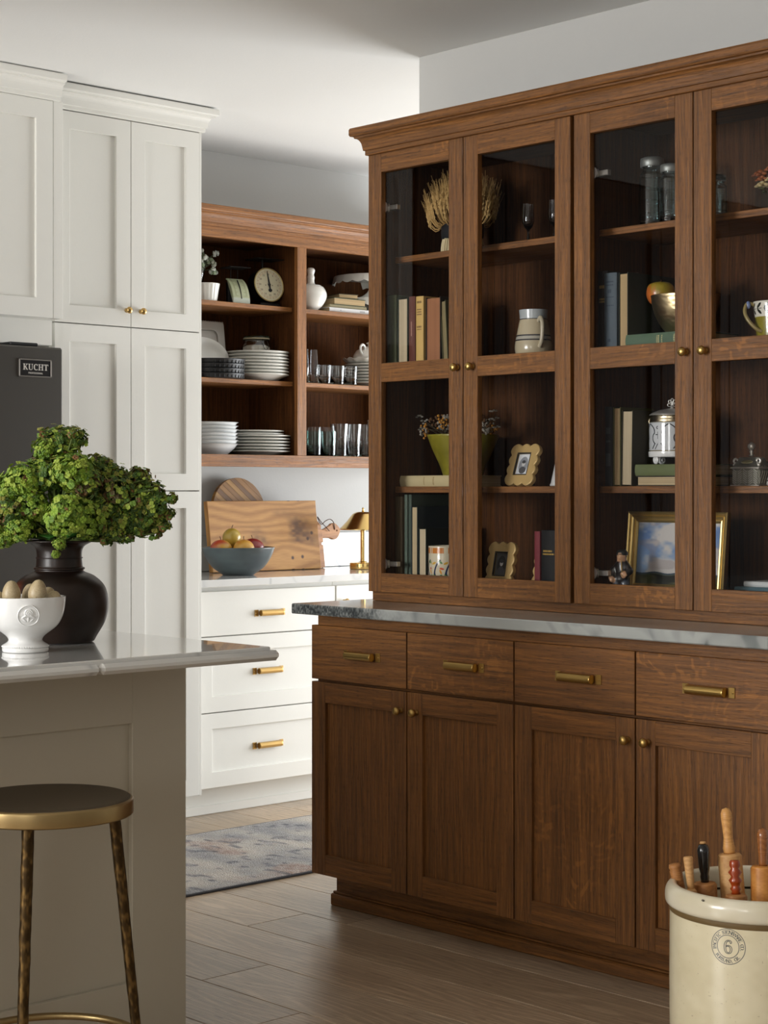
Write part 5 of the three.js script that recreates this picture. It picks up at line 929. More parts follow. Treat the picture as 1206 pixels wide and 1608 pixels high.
{ // right bay, bottom: framed landscape, figurine, two lying books
  const y = HY[0];
  const p = thing('framed_landscape', 'small landscape painting of blue sky and clouds in a gold frame behind the third door', 'painting', [4.02, y, -3.078], HT);
  const W = 0.342, Hh = 0.232, fw = 0.03, lean = (g) => g.rotateX(-0.1);
  const art = canvasTex(512, 340, (g, w, h) => {
    const im = g.createImageData(w, h), n1 = noiser(71), n2 = noiser(72);
    for (let yy = 0, i = 0; yy < h; yy++) for (let x = 0; x < w; x++, i += 4) {
      const u = x / w, v = yy / h; let c = mix([92, 124, 178], [150, 176, 208], v * 1.2);
      const cl = n1(u * 3.2, v * 4 + 2, 64, 64) * 0.6 + n1(u * 8, v * 9, 64, 64) * 0.28 + n2(u * 22, v * 24, 64, 64) * 0.12;
      c = mix(c, [206, 203, 200], ss(0.42, 0.66, cl + 0.2 * Math.exp(-Math.pow((u - 0.42) / 0.2, 2)) * (1 - v)));
      c = mix(c, [150, 136, 140], ss(0.6, 0.72, n2(u * 5, v * 6, 64, 64)) * 0.35);
      const hz = 0.8 + 0.012 * Math.sin(u * 20);
      if (v > hz) c = mix([66, 84, 104], [70, 78, 56], ss(hz, hz + 0.05, v)); if (v > hz + 0.04) c = mix(mix([60, 66, 44], [112, 108, 74], n1(u * 9, v * 14, 64, 64)), [34, 38, 30], ss(0.5, 0.7, n2(u * 6, v * 9, 64, 64)));
      im.data.set([c[0], c[1], c[2], 255], i);
    } g.putImageData(im, 0, 0); });
  part(p, 'canvas', lean(T(new THREE.PlaneGeometry(W - 2 * fw + 0.006, Hh - 2 * fw + 0.006), 0, Hh / 2, 0.001)), std({ map: art, roughness: 0.6 }));
  part(p, 'backing', lean(T(cbox(W - 0.02, Hh - 0.02, 0.004), 0, Hh / 2, -0.0035)), M.walnut);
  const prof = [[0, 0], [0, 0.016], [0.004, 0.019], [0.008, 0.017], [0.011, 0.012], [0.014, 0.015], [0.018, 0.013], [0.021, 0.008], [0.025, 0.009], [0.03, 0.004], [0.03, 0]];
  const rail = (L) => { // moulding along x, mitred at both ends
    const pos = [], N = prof.length; for (let i = 0; i < N - 1; i++) { const [a, b] = prof[i], [c, d] = prof[i + 1]; const q = [[-L / 2 + a, a, b], [L / 2 - a, a, b], [L / 2 - c, c, d], [-L / 2 + c, c, d]]; for (const k of [0, 2, 1, 0, 3, 2]) pos.push(...q[k]); }
    const g = new THREE.BufferGeometry(); g.setAttribute('position', new THREE.Float32BufferAttribute(pos, 3)); g.computeVertexNormals(); return g; };
  const fg = [rail(W), rail(W).rotateZ(PI).translate(0, Hh, 0), rail(Hh).rotateZ(-PI / 2).translate(-W / 2, Hh / 2, 0), rail(Hh).rotateZ(PI / 2).translate(W / 2, Hh / 2, 0)];
  for (const g of fg) { const q = g.attributes.position.array; for (let i = 0; i < q.length; i += 9) for (let k = 0; k < 3; k++) { const s = q[i + 3 + k]; q[i + 3 + k] = q[i + 6 + k]; q[i + 6 + k] = s; } g.computeVertexNormals(); }
  part(p, 'frame', fg.map(lean), std({ color: new THREE.Color().setRGB(0.62, 0.45, 0.17), metalness: 0.85, roughness: 0.35, side: THREE.DoubleSide }));
  book('teal book lying at the bottom right corner of the hutch', { t: 0.038, h: 0.24, d: 0.18, c: 0x42606a, pos: [3.935, y + 0.0005, -2.7], turn: HT, lie: true, group: 'books lying at the bottom right' });
  book('thin white book lying on the teal book at the bottom right corner', { t: 0.014, h: 0.215, d: 0.16, c: 0xc4c8c8, pos: [3.945, y + 0.039, -2.69], turn: HT, lie: true, group: 'books lying at the bottom right' });
  // seated boy figurine: one continuous surface, coloured by what it wears
  const f = thing('boy_figurine', 'small china figurine of a boy in dark coat and cap before the painting', 'figurine', [3.9, y, -3.168], HT + 0.25);
  const bones = [ // ax,ay,az, bx,by,bz, ra, rb, colour index (metres, figure 13 cm tall)
    [0, 0.048, 0, 0, 0.082, 0.0, 0.018, 0.0145, 0], [0, 0.08, 0, 0, 0.097, 0.002, 0.009, 0.007, 1],
    [0, 0.108, 0.002, 0, 0.116, 0.003, 0.0125, 0.0125, 1], [0, 0.105, 0.0125, 0, 0.107, 0.0165, 0.003, 0.0022, 1],
    [-0.012, 0.085, 0, -0.025, 0.068, 0.005, 0.0085, 0.0075, 0], [-0.025, 0.068, 0.005, -0.024, 0.052, 0.016, 0.007, 0.006, 0], [-0.024, 0.05, 0.018, -0.022, 0.044, 0.022, 0.0055, 0.0045, 1],
    [0.012, 0.085, 0, 0.025, 0.07, 0.005, 0.0085, 0.0075, 0], [0.025, 0.07, 0.005, 0.018, 0.058, 0.017, 0.007, 0.006, 0], [0.017, 0.059, 0.019, 0.012, 0.063, 0.022, 0.0055, 0.0045, 1],
    [-0.009, 0.048, 0.002, -0.012, 0.03, 0.006, 0.012, 0.0095, 2], [-0.012, 0.03, 0.006, -0.012, 0.01, 0.003, 0.0095, 0.007, 2], [-0.012, 0.005, 0.003, -0.014, 0.004, 0.014, 0.006, 0.0055, 3],
    [0.009, 0.048, 0.002, 0.012, 0.03, 0.006, 0.012, 0.0095, 2], [0.012, 0.03, 0.006, 0.012, 0.01, 0.003, 0.0095, 0.007, 2], [0.012, 0.005, 0.003, 0.014, 0.004, 0.014, 0.006, 0.0055, 3]];
  const cols = [lin(0x1d1a1a), lin(0xc79a78), lin(0x3c4450), lin(0x5a4230)];
  const res = 56, mc = new MarchingCubes(res, std({}), false, false, 120000), S = 0.075, cy = 0.065;
  const sd = (x, yy, z) => { let m = 1e9, best = 1e9, ci = 0; const kk = 0.004; let acc = 0; for (const b of bones) { const dx = b[3] - b[0], dy = b[4] - b[1], dz = b[5] - b[2], t = Math.max(0, Math.min(1, ((x - b[0]) * dx + (yy - b[1]) * dy + (z - b[2]) * dz) / (dx * dx + dy * dy + dz * dz))); const d = Math.hypot(x - b[0] - dx * t, yy - b[1] - dy * t, z - b[2] - dz * t) - (b[6] + (b[7] - b[6]) * t); acc += Math.exp(-d / kk); if (d < best) { best = d; ci = b[8]; } } return [-kk * Math.log(acc), ci]; };
  for (let k = 0; k < res; k++) for (let jj = 0; jj < res; jj++) for (let i = 0; i < res; i++) { const c = (q) => (q - res / 2) / (res / 2) * S; mc.field[i + jj * res + k * res * res] = -Math.max(-0.05, Math.min(0.05, sd(c(i), c(jj) + cy, c(k))[0])); }
  mc.isolation = 0; mc.update();
  { const n = mc.count ?? mc.geometry.drawRange.count; const g = new THREE.BufferGeometry(); g.setAttribute('position', new THREE.BufferAttribute(mc.positionArray.slice(0, n * 3), 3)); g.setAttribute('normal', new THREE.BufferAttribute(mc.normalArray.slice(0, n * 3), 3)); g.scale(S, S, S); T(g, 0, cy, 0);
    shadeCols(g, (x, yy, z) => cols[sd(x, yy, z)[1]]); g.setAttribute('uv', new THREE.BufferAttribute(new Float32Array(n * 2), 2)); part(f, 'body', g, phy({ color: 0xffffff, vertexColors: true, roughness: 0.3, clearcoat: 0.4 })); }
  part(f, 'cap', [lathe([[0.0001, 0.129], [0.009, 0.128], [0.0145, 0.122], [0.0155, 0.116], [0.0145, 0.113], [0.0001, 0.114]], 28, 24), T(cbox(0.02, 0.0018, 0.009, 0.0008), 0, 0.1165, 0.0155)], std({ color: 0x1f221f, roughness: 0.4 }));
  part(f, 'hair', [lathe([[0.0001, 0.119], [0.0135, 0.118], [0.0138, 0.108], [0.0128, 0.106], [0.0128, 0.117], [0.0001, 0.1175]], 24).scale(1, 1, 0.9).translate(0, 0, 0.0005)], std({ color: 0x7a5a34, roughness: 0.5 }));
  for (const s of [-1, 1]) part(f, 'eye', T(sph(0.0015, 8, 6), s * 0.005, 0.111, 0.0142), M.black);
  part(f, 'red_scarf', T(new THREE.TorusGeometry(0.0095, 0.0035, 8, 20).rotateX(PI / 2), 0, 0.093, 0.002), std({ color: 0x7a2a1c, roughness: 0.4 }));
  part(f, 'flute', tube([[0.012, 0.056, 0.026], [0.007, 0.1, 0.021]], 0.0018, 4, 8), std({ color: 0x9a7a3a, roughness: 0.4 }));
}

// ---------------------------------------------------------------- on the island
const IT = 0.9158;
{
  const v = thing('dark_urn_vase', 'dark brown glazed urn vase with flared neck holding green flowers on the island', 'vase', [2.27, IT, -3.468]);
  const gl = phy({ roughness: 0.42, specularIntensity: 0.7, clearcoat: 0.1, clearcoatRoughness: 0.2, color: 0xffffff, map: tex(512, 256, (u, q) => mix(mix([20, 12, 8], [38, 22, 13], nA(u * 8, q * 8, 8, 8)), [96, 38, 14], ss(0.72, 0.9, nB(u * 7, q * 6, 7, 6)) * 0.8), { tile: [1, 1] }) });
  part(v, 'body', vessel([[0.072, 0], [0.078, 0.003], [0.083, 0.012], [0.104, 0.05], [0.110, 0.09], [0.102, 0.125], [0.080, 0.148], [0.058, 0.158], [0.054, 0.162], [0.055, 0.168], [0.052, 0.172], [0.0505, 0.2], [0.056, 0.216], [0.072, 0.2255], [0.073, 0.229]], 0.005, 0.008, 72, 90), gl);
  part(v, 'neck_ring', [T(new THREE.TorusGeometry(0.0545, 0.0028, 8, 56).rotateX(PI / 2), 0, 0.166, 0), T(new THREE.TorusGeometry(0.0515, 0.0014, 8, 56).rotateX(PI / 2), 0, 0.19, 0)], gl);
  // bouquet of green hydrangea-like heads
  const bq = thing('green_flower_bouquet', 'large loose bouquet of green hydrangea heads with brown tinges in the dark urn', 'flowers', [2.27, IT + 0.02, -3.468]);
  const Rv = V(0.7265, 0, 0.687), Fv = V(0.687, 0, -0.7265);
  const greens = [0x86a52c, 0x688a26, 0x9eb23e, 0x50701f, 0x3f5e1c, 0x8f8f38].map(lin), browns = [0x6d4a22, 0x7f5a2a, 0x52451c].map(lin);
  const headGeo = (seed, R, n, brown, dark) => {
    const q = rngOf(seed), pos = [], col = [], up = V(0, 1, 0), cl = noiser(seed + 3);
    const petal = (c, dir, side, L, W, colr) => { // cupped rhombus of four triangles
      const nrm = dir.clone().cross(side).normalize(), a = c, m = c.clone().addScaledVector(dir, L * 0.55), b = c.clone().addScaledVector(dir, L).addScaledVector(nrm, L * 0.35), l = m.clone().addScaledVector(side, W).addScaledVector(nrm, L * 0.22), r = m.clone().addScaledVector(side, -W).addScaledVector(nrm, L * 0.22);
      for (const t of [[a, r, m], [m, r, b], [a, m, l], [m, b, l]]) for (const p of t) { pos.push(p.x, p.y, p.z); col.push(...colr); } };
    for (let i = 0; i < n; i++) {
      const u = q() * 2 - 1, a = q() * 2 * PI, s = Math.sqrt(1 - u * u), d = V(s * Math.cos(a), u, s * Math.sin(a));
      const lump = cl(d.x * 3 + 20, d.y * 3 + d.z * 3 + 20, 999, 999), c = d.clone().multiplyScalar(R * (0.5 + 0.5 * lump + 0.18 * q() + (q() > 0.92 ? 0.22 : 0)));
      c.y *= 0.85;
      let base = greens[Math.floor(q() * (dark ? 5 : 3)) + (dark ? 1 : 0)]; if (q() < brown) base = browns[Math.floor(q() * 3)];
      const out = d.clone().add(V(q() - 0.5, q() - 0.2, q() - 0.5).multiplyScalar(0.9)).normalize(), t1 = out.clone().cross(Math.abs(out.y) > 0.9 ? V(1, 0, 0) : up).normalize(), t2 = out.clone().cross(t1), L = 0.0066 + 0.0032 * q();
      for (let k = 0; k < 4; k++) { const an = k * PI / 2 + a, dir = t1.clone().multiplyScalar(Math.cos(an)).addScaledVector(t2, Math.sin(an)).addScaledVector(out, 0.5).normalize(), side = dir.clone().cross(out).normalize(); const g = 0.85 + 0.3 * q(); petal(c, dir, side, L, L * 0.6, base.map(x => x * g)); }
    }
    const g = new THREE.BufferGeometry(); g.setAttribute('position', new THREE.Float32BufferAttribute(pos, 3)); g.setAttribute('color', new THREE.Float32BufferAttribute(col, 3)); g.setAttribute('uv', new THREE.Float32BufferAttribute(new Float32Array(pos.length / 3 * 2), 2)); g.computeVertexNormals(); return g;
  };
  const V4 = [headGeo(1, 1, 1, 0, 0)]; V4.length = 0;
  const kinds = [headGeo(101, 0.052, 340, 0.02, false), headGeo(102, 0.052, 340, 0.08, false), headGeo(103, 0.052, 340, 0.04, true), headGeo(104, 0.052, 340, 0.2, true), headGeo(105, 0.015, 16, 0.1, true)];
  const pm = phy({ vertexColors: true, color: 0xffffff, roughness: 0.65, side: THREE.DoubleSide, transmission: 0.25, thickness: 0 });
  // heads, in metres: across, up from the foot, in depth; then kind and size
  const heads = [[-0.007, 0.435, 0.02, 2, 0.72], [0.029, 0.440, 0.03, 2, 0.6], [-0.032, 0.414, 0.0, 0, 0.55], [0.006, 0.391, 0.05, 1, 0.8], [-0.072, 0.348, -0.02, 0, 0.85], [-0.108, 0.325, 0, 0, 0.8], [-0.158, 0.322, 0.03, 1, 0.9], [-0.026, 0.358, 0.0, 2, 0.85], [0.040, 0.363, -0.06, 1, 0.95], [0.069, 0.342, -0.05, 3, 0.75], [0.086, 0.368, 0.02, 2, 0.7], [0.115, 0.348, 0.03, 2, 0.75], [0.132, 0.319, 0.0, 3, 0.85], [0.173, 0.348, 0.03, 3, 0.6], [0.167, 0.296, 0.02, 2, 0.95], [0.199, 0.314, 0.03, 2, 0.72], [0.210, 0.285, 0.02, 2, 0.72], [0.213, 0.253, 0.04, 2, 0.55], [0.245, 0.270, 0.05, 2, 0.25], [0.236, 0.242, 0.05, 2, 0.24], [0.032, 0.270, -0.08, 0, 0.98], [0.012, 0.253, -0.06, 0, 0.7], [0.065, 0.262, -0.06, 0, 0.85], [0.098, 0.270, -0.01, 2, 0.82], [0.141, 0.253, 0.01, 2, 0.75], [0.101, 0.236, 0.0, 2, 0.62], [0.179, 0.244, 0.02, 2, 0.6], [0.069, 0.227, -0.02, 0, 0.4], [0.132, 0.227, 0.0, 2, 0.4], [0.017, 0.204, -0.09, 0, 0.3], [0.009, 0.181, -0.095, 0, 0.2], [-0.058, 0.286, 0.0, 1, 0.9], [-0.101, 0.265, -0.02, 3, 0.9], [-0.151, 0.257, 0.0, 2, 1.0], [-0.029, 0.257, 0.03, 3, 0.8], [-0.084, 0.239, -0.03, 0, 0.72], [-0.127, 0.224, -0.02, 0, 0.7], [-0.043, 0.239, 0.05, 3, 0.5], [0.180, 0.247, 0.03, 2, 0.7], [-0.187, 0.243, 0.02, 2, 0.9], [0.022, 0.315, 0.06, 2, 1.0], [0.086, 0.286, 0.05, 3, 0.9]];
  for (const [x, y] of [[0.259, 0.293], [0.255, 0.259], [0.239, 0.227], [0.223, 0.213], [0.196, 0.219], [0.168, 0.210], [0.141, 0.204], [0.115, 0.198], [0.226, 0.328], [0.204, 0.350], [0.183, 0.370], [0.167, 0.360], [0.138, 0.374], [0.115, 0.391], [0.088, 0.397], [0.048, 0.455], [-0.043, 0.458], [-0.049, 0.432], [0.036, 0.463], [-0.072, 0.400], [0.081, 0.210], [-0.101, 0.213], [-0.058, 0.219]]) for (let k = 0; k < 2; k++) heads.push([x - rr(0.006, 0.017) * Math.sign(x - 0.029), y - rr(0.003, 0.013) * Math.sign(y - 0.322), rr(-0.02, 0.04), 4, rr(0.6, 0.9)]);
  const stems = [];
  heads.forEach(([across, up, dz, kd, s], i) => {
    const p = Rv.clone().multiplyScalar(across).addScaledVector(Fv, dz); p.y = up;
    const m = new THREE.Mesh(kinds[kd], pm); m.name = 'flower_head'; m.castShadow = m.receiveShadow = true; m.position.copy(p); m.rotation.set(rr(-0.5, 0.5), rr(0, 6), rr(-0.5, 0.5)); m.scale.setScalar(s); bq.add(m);
    stems.push(tube([[p.x * 0.08, 0, p.z * 0.08], [p.x * 0.12, 0.205, p.z * 0.12], [p.x * 0.55, 0.2 + (p.y - 0.2) * 0.8, p.z * 0.55], p], 0.0022, 12, 5));
  });
  part(bq, 'stems', stems, std({ color: 0x4f5f24, roughness: 0.8 }));
  const lv = []; for (let i = 0; i < 7; i++) { const a = i * 0.9; const g = ext([[0, 0], [0.02, 0.02], [0.024, 0.045], [0, 0.085], [-0.024, 0.045], [-0.02, 0.02]], 0.0006, 0, 4).rotateX(1.0 + 0.1 * i).rotateY(a); lv.push(T(g, Math.cos(a) * 0.04, 0.215, Math.sin(a) * 0.04)); }
  part(bq, 'leaves', lv, std({ color: 0x3f7a2c, roughness: 0.55, side: THREE.DoubleSide }));

  const b = thing('white_footed_bowl', 'white footed china bowl with an embossed rose medallion, full of eggs, on the island', 'bowl', [2.083, IT, -3.312]);
  const bc = phy({ color: new THREE.Color().setRGB(0.82, 0.82, 0.81), roughness: 0.18, clearcoat: 0.5, clearcoatRoughness: 0.08 });
  part(b, 'bowl', vessel([[0.0465, 0], [0.0485, 0.002], [0.049, 0.008], [0.047, 0.0095], [0.049, 0.012], [0.0475, 0.015], [0.038, 0.021], [0.036, 0.027], [0.043, 0.036], [0.066, 0.054], [0.078, 0.074], [0.083, 0.095], [0.085, 0.117]], 0.004, 0.034, 80, 80), bc);
  const beads = []; for (let i = 0; i < 60; i++) { const a = i / 60 * 2 * PI; beads.push(T(new THREE.OctahedronGeometry(0.0018, 1), Math.cos(a) * 0.0485, 0.0118, Math.sin(a) * 0.0485)); } part(b, 'beaded_ring', beads, bc);
  { // medallion: raised disc with rim, rose and leaves, bent onto the bowl; faces the camera side
    const N = 64, pos = [], idx = [], R = 0.0235, fa = Math.atan2(-0.687, -0.687 * 0 - 0.0) ;
    const dir = Math.atan2(0.7265 * 0.95 + 0.687 * 0.27, -0.687 * 0.95 + 0.7265 * 0.27); // angle in the xz plane of the outward normal
    const hgt = (x, y) => { const r = Math.hypot(x, y); let h = 0.0006; h += 0.0022 * Math.exp(-Math.pow((r - 0.0215) / 0.0011, 2)) + 0.0009 * Math.exp(-Math.pow((r - 0.0185) / 0.0007, 2));
      const a = Math.atan2(y - 0.005, x), q = Math.hypot(x, y - 0.005), leaf = (cx, cy, an) => { const u = (x - cx) * Math.cos(an) + (y - cy) * Math.sin(an), w = -(x - cx) * Math.sin(an) + (y - cy) * Math.cos(an), k = 1 - (u * u) / 3.6e-5 - (w * w) / 6.5e-6; return k > 0 ? 0.0016 * Math.sqrt(k) : 0; }; if (q < 0.0095) h += 0.0011 * (1 - q / 0.0095) + 0.0013 * Math.pow(Math.abs(Math.sin(q * 900 + 0.5 * a + 0.5 * Math.sin(2.5 * a))), 0.7); h += leaf(-0.009, -0.003, 0.6) + leaf(0.009, -0.003, -0.6) + leaf(-0.007, -0.0105, -0.7) + leaf(0.007, -0.0105, 0.7) + leaf(0, -0.009, 1.57); return h; };
    for (let i = 0; i <= N; i++) for (let k = 0; k <= N; k++) { let x = (i / N * 2 - 1), y = (k / N * 2 - 1); const xx = x * Math.sqrt(1 - y * y / 2) * R, yy = y * Math.sqrt(1 - x * x / 2) * R; const Y = 0.081 + yy; const rb = 0.0805 + (Y - 0.081) * 0.17 - Math.max(0, 0.081 - Y) * 0.35; const an = dir - xx / rb, r = rb + hgt(xx, yy) - 0.0008 + (Math.hypot(xx, yy) > R * 0.985 ? -0.0016 : 0.0009); pos.push(Math.cos(an) * r, Y, Math.sin(an) * r); }
    for (let i = 0; i < N; i++) for (let k = 0; k < N; k++) { const a = i * (N + 1) + k, c = a + N + 1; idx.push(a, c, a + 1, c, c + 1, a + 1); }
    const g = new THREE.BufferGeometry(); g.setAttribute('position', new THREE.Float32BufferAttribute(pos, 3)); g.setIndex(idx); g.computeVertexNormals(); const nn = g.attributes.normal; if (nn.getX(2000) * Math.cos(dir) + nn.getZ(2000) * Math.sin(dir) < 0) { g.setIndex(idx.map((_, i) => idx[i - i % 3 + [0, 2, 1][i % 3]])); g.computeVertexNormals(); }
    part(b, 'rose_medallion', g, bc); }
  const eg = lathe([[0.0001, -0.021], [0.009, -0.0195], [0.0165, -0.013], [0.0195, -0.002], [0.0185, 0.008], [0.0145, 0.019], [0.008, 0.0275], [0.0001, 0.0305]], 36, 36);
  const em = std({ roughness: 0.42, map: tex(256, 256, (u, v) => { const s = nC(u * 90, v * 90, 90, 90); return mix(mix([172, 154, 120], [190, 174, 142], nA(u * 10, v * 10, 10, 10)), [140, 118, 84], ss(0.7, 0.95, s)); }, { tile: [1, 1] }) });
  const E = [['pale brown egg standing upright, taller left one of the two in front', -0.0235, 0.034, -0.03, 0.05, 0], ['pale brown egg standing upright, right one of the two in front', 0.031, 0.036, -0.028, -0.05, 0.12], ['pale brown egg at the back between the two upright eggs', 0.008, 0.026, 0.02, 0.3, 0], ['pale brown egg leaning at the right rim of the bowl', 0.056, 0.014, 0.004, -0.7, 0.2], ['pale brown egg low between the front eggs', 0.002, 0.006, -0.045, 0.9, 0.4], ['pale brown egg at the left rim of the bowl', -0.058, 0.016, 0.0, 0.8, 0.2], ['pale brown egg at the back right, behind the upright egg', 0.036, 0.018, 0.04, -0.3, 0.3]];
  for (const [lab, r, u, f, tz, tx] of E) { const k = thing('egg', lab, 'egg', [2.083 + 0.7265 * r + 0.687 * f, IT + 0.1 + u - 0.012, -3.312 + 0.687 * r - 0.7265 * f], 0.815, 'eggs in the white bowl'); part(k, 'shell', eg.clone().rotateZ(tz).rotateX(tx), em); }
}
{ // stool
  const s = thing('metal_counter_stool', 'round dark bronze metal stool with hammered legs in front of the island', 'stool', [1.94, 0, -3.01]);
  const br = std({ color: new THREE.Color().setRGB(0.36, 0.26, 0.12), metalness: 0.9, roughness: 0.36 }), top = std({ color: new THREE.Color().setRGB(0.09, 0.068, 0.042), metalness: 0.5, roughness: 0.5 });
  part(s, 'seat', lathe([[0.0001, 0.658], [0.158, 0.6595], [0.166, 0.658], [0.1695, 0.654], [0.1695, 0.63], [0.167, 0.627], [0.15, 0.6265], [0.0001, 0.6265]].reverse(), 96), br);
  part(s.children[0], 'seat_top', lathe([[0.0001, 0.6605], [0.15, 0.6612], [0.1605, 0.6605], [0.1635, 0.6585]].reverse(), 96), top, 'darker seat top');
  const leg = (a) => { const pts = [], N = 60, M2 = 14, pos = [], idx = [], uv = []; const c = Math.cos(a), d = Math.sin(a);
    for (let i = 0; i <= N; i++) { const t = i / N, y = 0.628 * (1 - t), R = 0.137 + 0.066 * t, r = 0.0128 * (1 - 0.22 * t); for (let k = 0; k < M2; k++) { const an = k / M2 * 2 * PI, f = 1 - 0.1 * nA(k / M2 * 10, t * 34 + a * 7, 10, 4096) - 0.05 * nB(k / M2 * 14, t * 60, 14, 4096); pos.push(c * R + Math.cos(an) * r * f, y, d * R + Math.sin(an) * r * f); uv.push(k / M2, t); } }
    for (let i = 0; i < N; i++) for (let k = 0; k < M2; k++) { const p = i * M2 + k, q = i * M2 + (k + 1) % M2; idx.push(p, q, p + M2, q, q + M2, p + M2); }
    const g = new THREE.BufferGeometry(); g.setAttribute('position', new THREE.Float32BufferAttribute(pos, 3)); g.setAttribute('uv', new THREE.Float32BufferAttribute(uv, 2)); g.setIndex(idx); g.computeVertexNormals(); return g; };
  const a0 = Math.atan2(0.7265, -0.687);
  const lm = std({ color: 0xffffff, metalness: 0.85, roughness: 0.42, map: tex(256, 512, (u, v) => { const q = nA(u * 10, v * 50, 10, 50), p = nB(u * 20, v * 90, 20, 90); return mix([62, 47, 26], [120, 94, 54], ss(0.3, 0.85, q * 0.65 + p * 0.35)); }, { tile: [1, 1] }) });
  for (let i = 0; i < 3; i++) part(s, 'leg', leg(a0 + 0.06 - i * 2 * PI / 3), lm);
  part(s, 'foot_ring', T(new THREE.TorusGeometry(0.184, 0.0075, 10, 96).rotateX(PI / 2), 0, 0.18, 0), br);
}
// ---------------------------------------------------------------- stoneware crock with rolling pins
{
  const C = [3.283, 0, -2.29];
  const k = thing('stoneware_crock', 'large cream stoneware crock stamped with a six, on the floor holding rolling pins', 'crock', C);
  const crock = canvasTex(2048, 640, (g, w, h) => {
    const n1 = noiser(5), n2 = noiser(6), im = g.createImageData(w, h);
    for (let y = 0, i = 0; y < h; y++) for (let x = 0; x < w; x++, i += 4) { const q = n1(x / w * 12, y / h * 8, 12, 999) * 0.6 + n2(x / w * 60, y / h * 26, 60, 999) * 0.4; let c = mix([214, 202, 168], [230, 220, 190], q); if (n2(x / w * 300, y / h * 100, 300, 999) > 0.955) c = mix(c, [120, 100, 70], 0.3); im.data.set([c[0], c[1], c[2], 255], i); }
    g.putImageData(im, 0, 0);
    const cx = w * 0.5, cy = h * 0.165, R = 63; g.strokeStyle = '#4c4d4c'; g.fillStyle = '#4c4d4c'; g.lineWidth = 2.4;
    g.beginPath(); g.arc(cx, cy, R, 0, 7); g.stroke(); g.beginPath(); g.arc(cx, cy, R * 0.65, 0, 7); g.stroke();
    const arcText = (t, a0, a1, r, flip, size) => { g.font = `bold ${size}px serif`; g.textAlign = 'center'; g.textBaseline = 'middle'; for (let i = 0; i < t.length; i++) { const a = a0 + (a1 - a0) * (i / (t.length - 1)); g.save(); g.translate(cx + Math.cos(a) * r, cy + Math.sin(a) * r); g.rotate(flip ? a - PI / 2 : a + PI / 2); g.fillText(t[i], 0, 0); g.restore(); } };
    arcText('PACIFIC STONEWARE CO.', PI * 0.94, PI * 2.06, R * 0.825, false, 18); arcText('PORTLAND, OR.', PI * 0.78, PI * 0.22, R * 0.825, true, 17);
    g.font = '66px serif'; g.textAlign = 'center'; g.textBaseline = 'middle'; g.lineWidth = 2.6; g.strokeText('6', cx, cy + 2);
  });
  const body = vessel([[0.172, 0], [0.182, 0.006], [0.189, 0.02], [0.1905, 0.2], [0.1895, 0.352]], 0.014, 0.02, 96);
  const em = Math.atan2(0.572 + 0.0, -0.82); // towards the camera
  const stampDir = em - (-0.33);
  { const p = body.attributes.position, u = body.attributes.uv; for (let i = 0; i < p.count; i++) { u.setXY(i, u.getX(i), Math.min(1, p.getY(i) / 0.37)); } }
  // lathe seam starts at +z and turns towards +x: put the stamp (u = 0.5) at angle stampDir
  const phi = Math.atan2(Math.cos(stampDir), Math.sin(stampDir)); body.rotateY(phi - PI);
  const crM = phy({ map: crock, roughness: 0.3, clearcoat: 0.5, clearcoatRoughness: 0.12, color: 0xffffff });
  part(k, 'body', body, crM);
  const rimM = phy({ roughness: 0.28, clearcoat: 0.5, clearcoatRoughness: 0.1, map: tex(512, 64, (u, v) => { const c = mix([212, 202, 174], [228, 220, 198], nA(u * 30, v * 4, 30, 4)); return c; }, { tile: [1, 1] }) });
  part(k, 'groove', lathe([[0.186, 0.345], [0.1905, 0.347], [0.1905, 0.36], [0.186, 0.368]], 96), std({ color: 0x6b5530, roughness: 0.6 }), 'brown unglazed groove');
  part(k, 'rim', lathe([[0.174, 0.36], [0.19, 0.3585], [0.198, 0.364], [0.2, 0.376], [0.198, 0.392], [0.19, 0.403], [0.181, 0.4065], [0.175, 0.402], [0.174, 0.39], [0.174, 0.36]], 96, 60), rimM);
  part(k, 'chip', T(sph(0.006, 10, 8).scale(1, 0.35, 0.5).rotateY(0.9), Math.cos(em + 0.62) * 0.195, 0.398, Math.sin(em + 0.62) * 0.195), std({ color: 0x6f6a5c, roughness: 0.8 }), 'dark chip in the rim');
  // rolling pins: tapered handle on a roller, leaning in the crock
  const pin = (label, foot, top, parts2) => { // foot and top: world points; profile pieces along the axis
    const t = thing('rolling_pin', label, 'rolling pin', foot); const d = V(top[0] - foot[0], top[1] - foot[1], top[2] - foot[2]), L = d.length(); const q = new THREE.Quaternion().setFromUnitVectors(V(0, 1, 0), d.normalize());
    for (const [nm, prof, mat] of parts2(L)) part(t, nm, lathe(prof, 32).applyQuaternion(q), mat); return t; };
  const R3 = [0.7265, 0.687], F3 = [0.687, -0.7265];
  const P = (r, y, f) => [C[0] + R3[0] * r + F3[0] * f, y, C[2] + R3[1] * r + F3[1] * f]; // across, up and away, as seen from the camera side
  const hand = (L, y0, r, neck, fat) => [[0.0001, y0], [neck, y0], [neck, y0 + 0.004], [neck * 1.12, y0 + 0.012], [neck, y0 + 0.018], [r * 0.82, y0 + (L - y0) * 0.35], [r * fat, y0 + (L - y0) * 0.78], [r * fat * 0.97, L - 0.012], [r * 0.7, L - 0.003], [0.0001, L]];
  const roll = (y1, r) => [[0.0001, 0], [r, 0], [r, y1 - 0.005], [r - 0.004, y1], [0.0001, y1]];
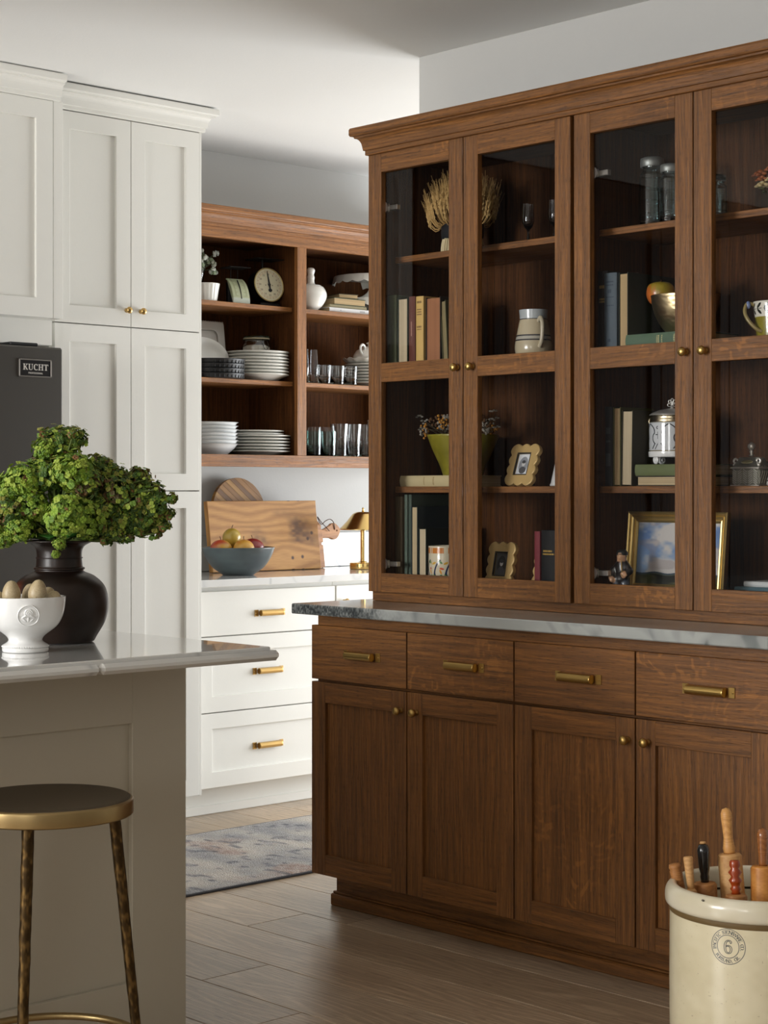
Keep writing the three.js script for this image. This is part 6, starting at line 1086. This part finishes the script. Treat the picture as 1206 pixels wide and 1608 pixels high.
  pin('long pale beech rolling pin, tallest in the crock', P(-0.02, 0.022, 0.03), P(-0.056, 0.556, 0.075), (L) => [['roller', roll(L - 0.1, 0.0265), M.beech], ['handle', hand(L, L - 0.1, 0.0125, 0.0125, 1.0), std({ map: M.beech.map, color: new THREE.Color().setRGB(1.05, 0.95, 0.75), roughness: 0.45 })]]);
  pin('rolling pin with glossy black handle and pale tip in the crock', P(-0.092, 0.022, 0.02), P(-0.111, 0.486, 0.05), (L) => [['roller', roll(L - 0.088, 0.0255), M.maple], ['handle', hand(L - 0.004, L - 0.088, 0.0145, 0.009, 0.96), phy({ color: 0x0d1012, roughness: 0.25, clearcoat: 0.6 })], ['tip', [[0.0001, L - 0.0045], [0.0075, L - 0.0045], [0.006, L], [0.0001, L + 0.0005]], M.beech]]);
  pin('small pale rolling pin handle on a square block, second from the left in the crock', P(-0.112, 0.022, -0.02), P(-0.149, 0.46, 0.02), (L) => [['roller', roll(L - 0.07, 0.012), M.beech], ['handle', [[0.0001, L - 0.07], [0.0075, L - 0.07], [0.0085, L - 0.05], [0.0105, L - 0.004], [0.009, L - 0.001], [0.0001, L]], M.beech]]);
  pin('brown turned rolling pin handle leaning at the left rim of the crock', P(-0.09, 0.022, 0.03), P(-0.174, 0.438, 0.05), (L) => [['roller', roll(L - 0.085, 0.0145), M.maple], ['handle', [[0.0001, L - 0.085], [0.011, L - 0.085], [0.0125, L - 0.06], [0.013, L - 0.03], [0.0135, L - 0.016], [0.0115, L - 0.013], [0.0138, L - 0.008], [0.012, L - 0.001], [0.0001, L]], M.maple]]);
  const red = phy({ color: 0x9c3a0a, roughness: 0.3, clearcoat: 0.5 });
  pin('rolling pin with a red ringed turned handle in front of the pale beech one', P(-0.048, 0.022, -0.085), P(-0.059, 0.464, -0.04), (L) => [['roller', roll(L - 0.072, 0.024), M.maple], ['handle', [[0.0001, L - 0.072], [0.0105, L - 0.072], [0.0085, L - 0.066], [0.0122, L - 0.061], [0.0085, L - 0.056], [0.0105, L - 0.05], [0.0145, L - 0.043], [0.0085, L - 0.035], [0.0148, L - 0.026], [0.0085, L - 0.018], [0.012, L - 0.012], [0.0108, L - 0.003], [0.008, L], [0.0001, L]], red]]);
  pin('wide maple rolling pin with varnished brown handle, rightmost in the crock', P(0.02, 0.022, 0.02), P(0.0245, 0.512, 0.07), (L) => [['roller', roll(L - 0.082, 0.0275), std({ map: M.beech.map, color: new THREE.Color().setRGB(0.95, 0.72, 0.4), roughness: 0.4 })], ['handle', hand(L, L - 0.082, 0.0135, 0.0095, 0.98), phy({ map: M.maple.map, color: new THREE.Color().setRGB(0.75, 0.62, 0.55), roughness: 0.25, clearcoat: 0.7 })]]);
}
renderer.render(scene, camera);
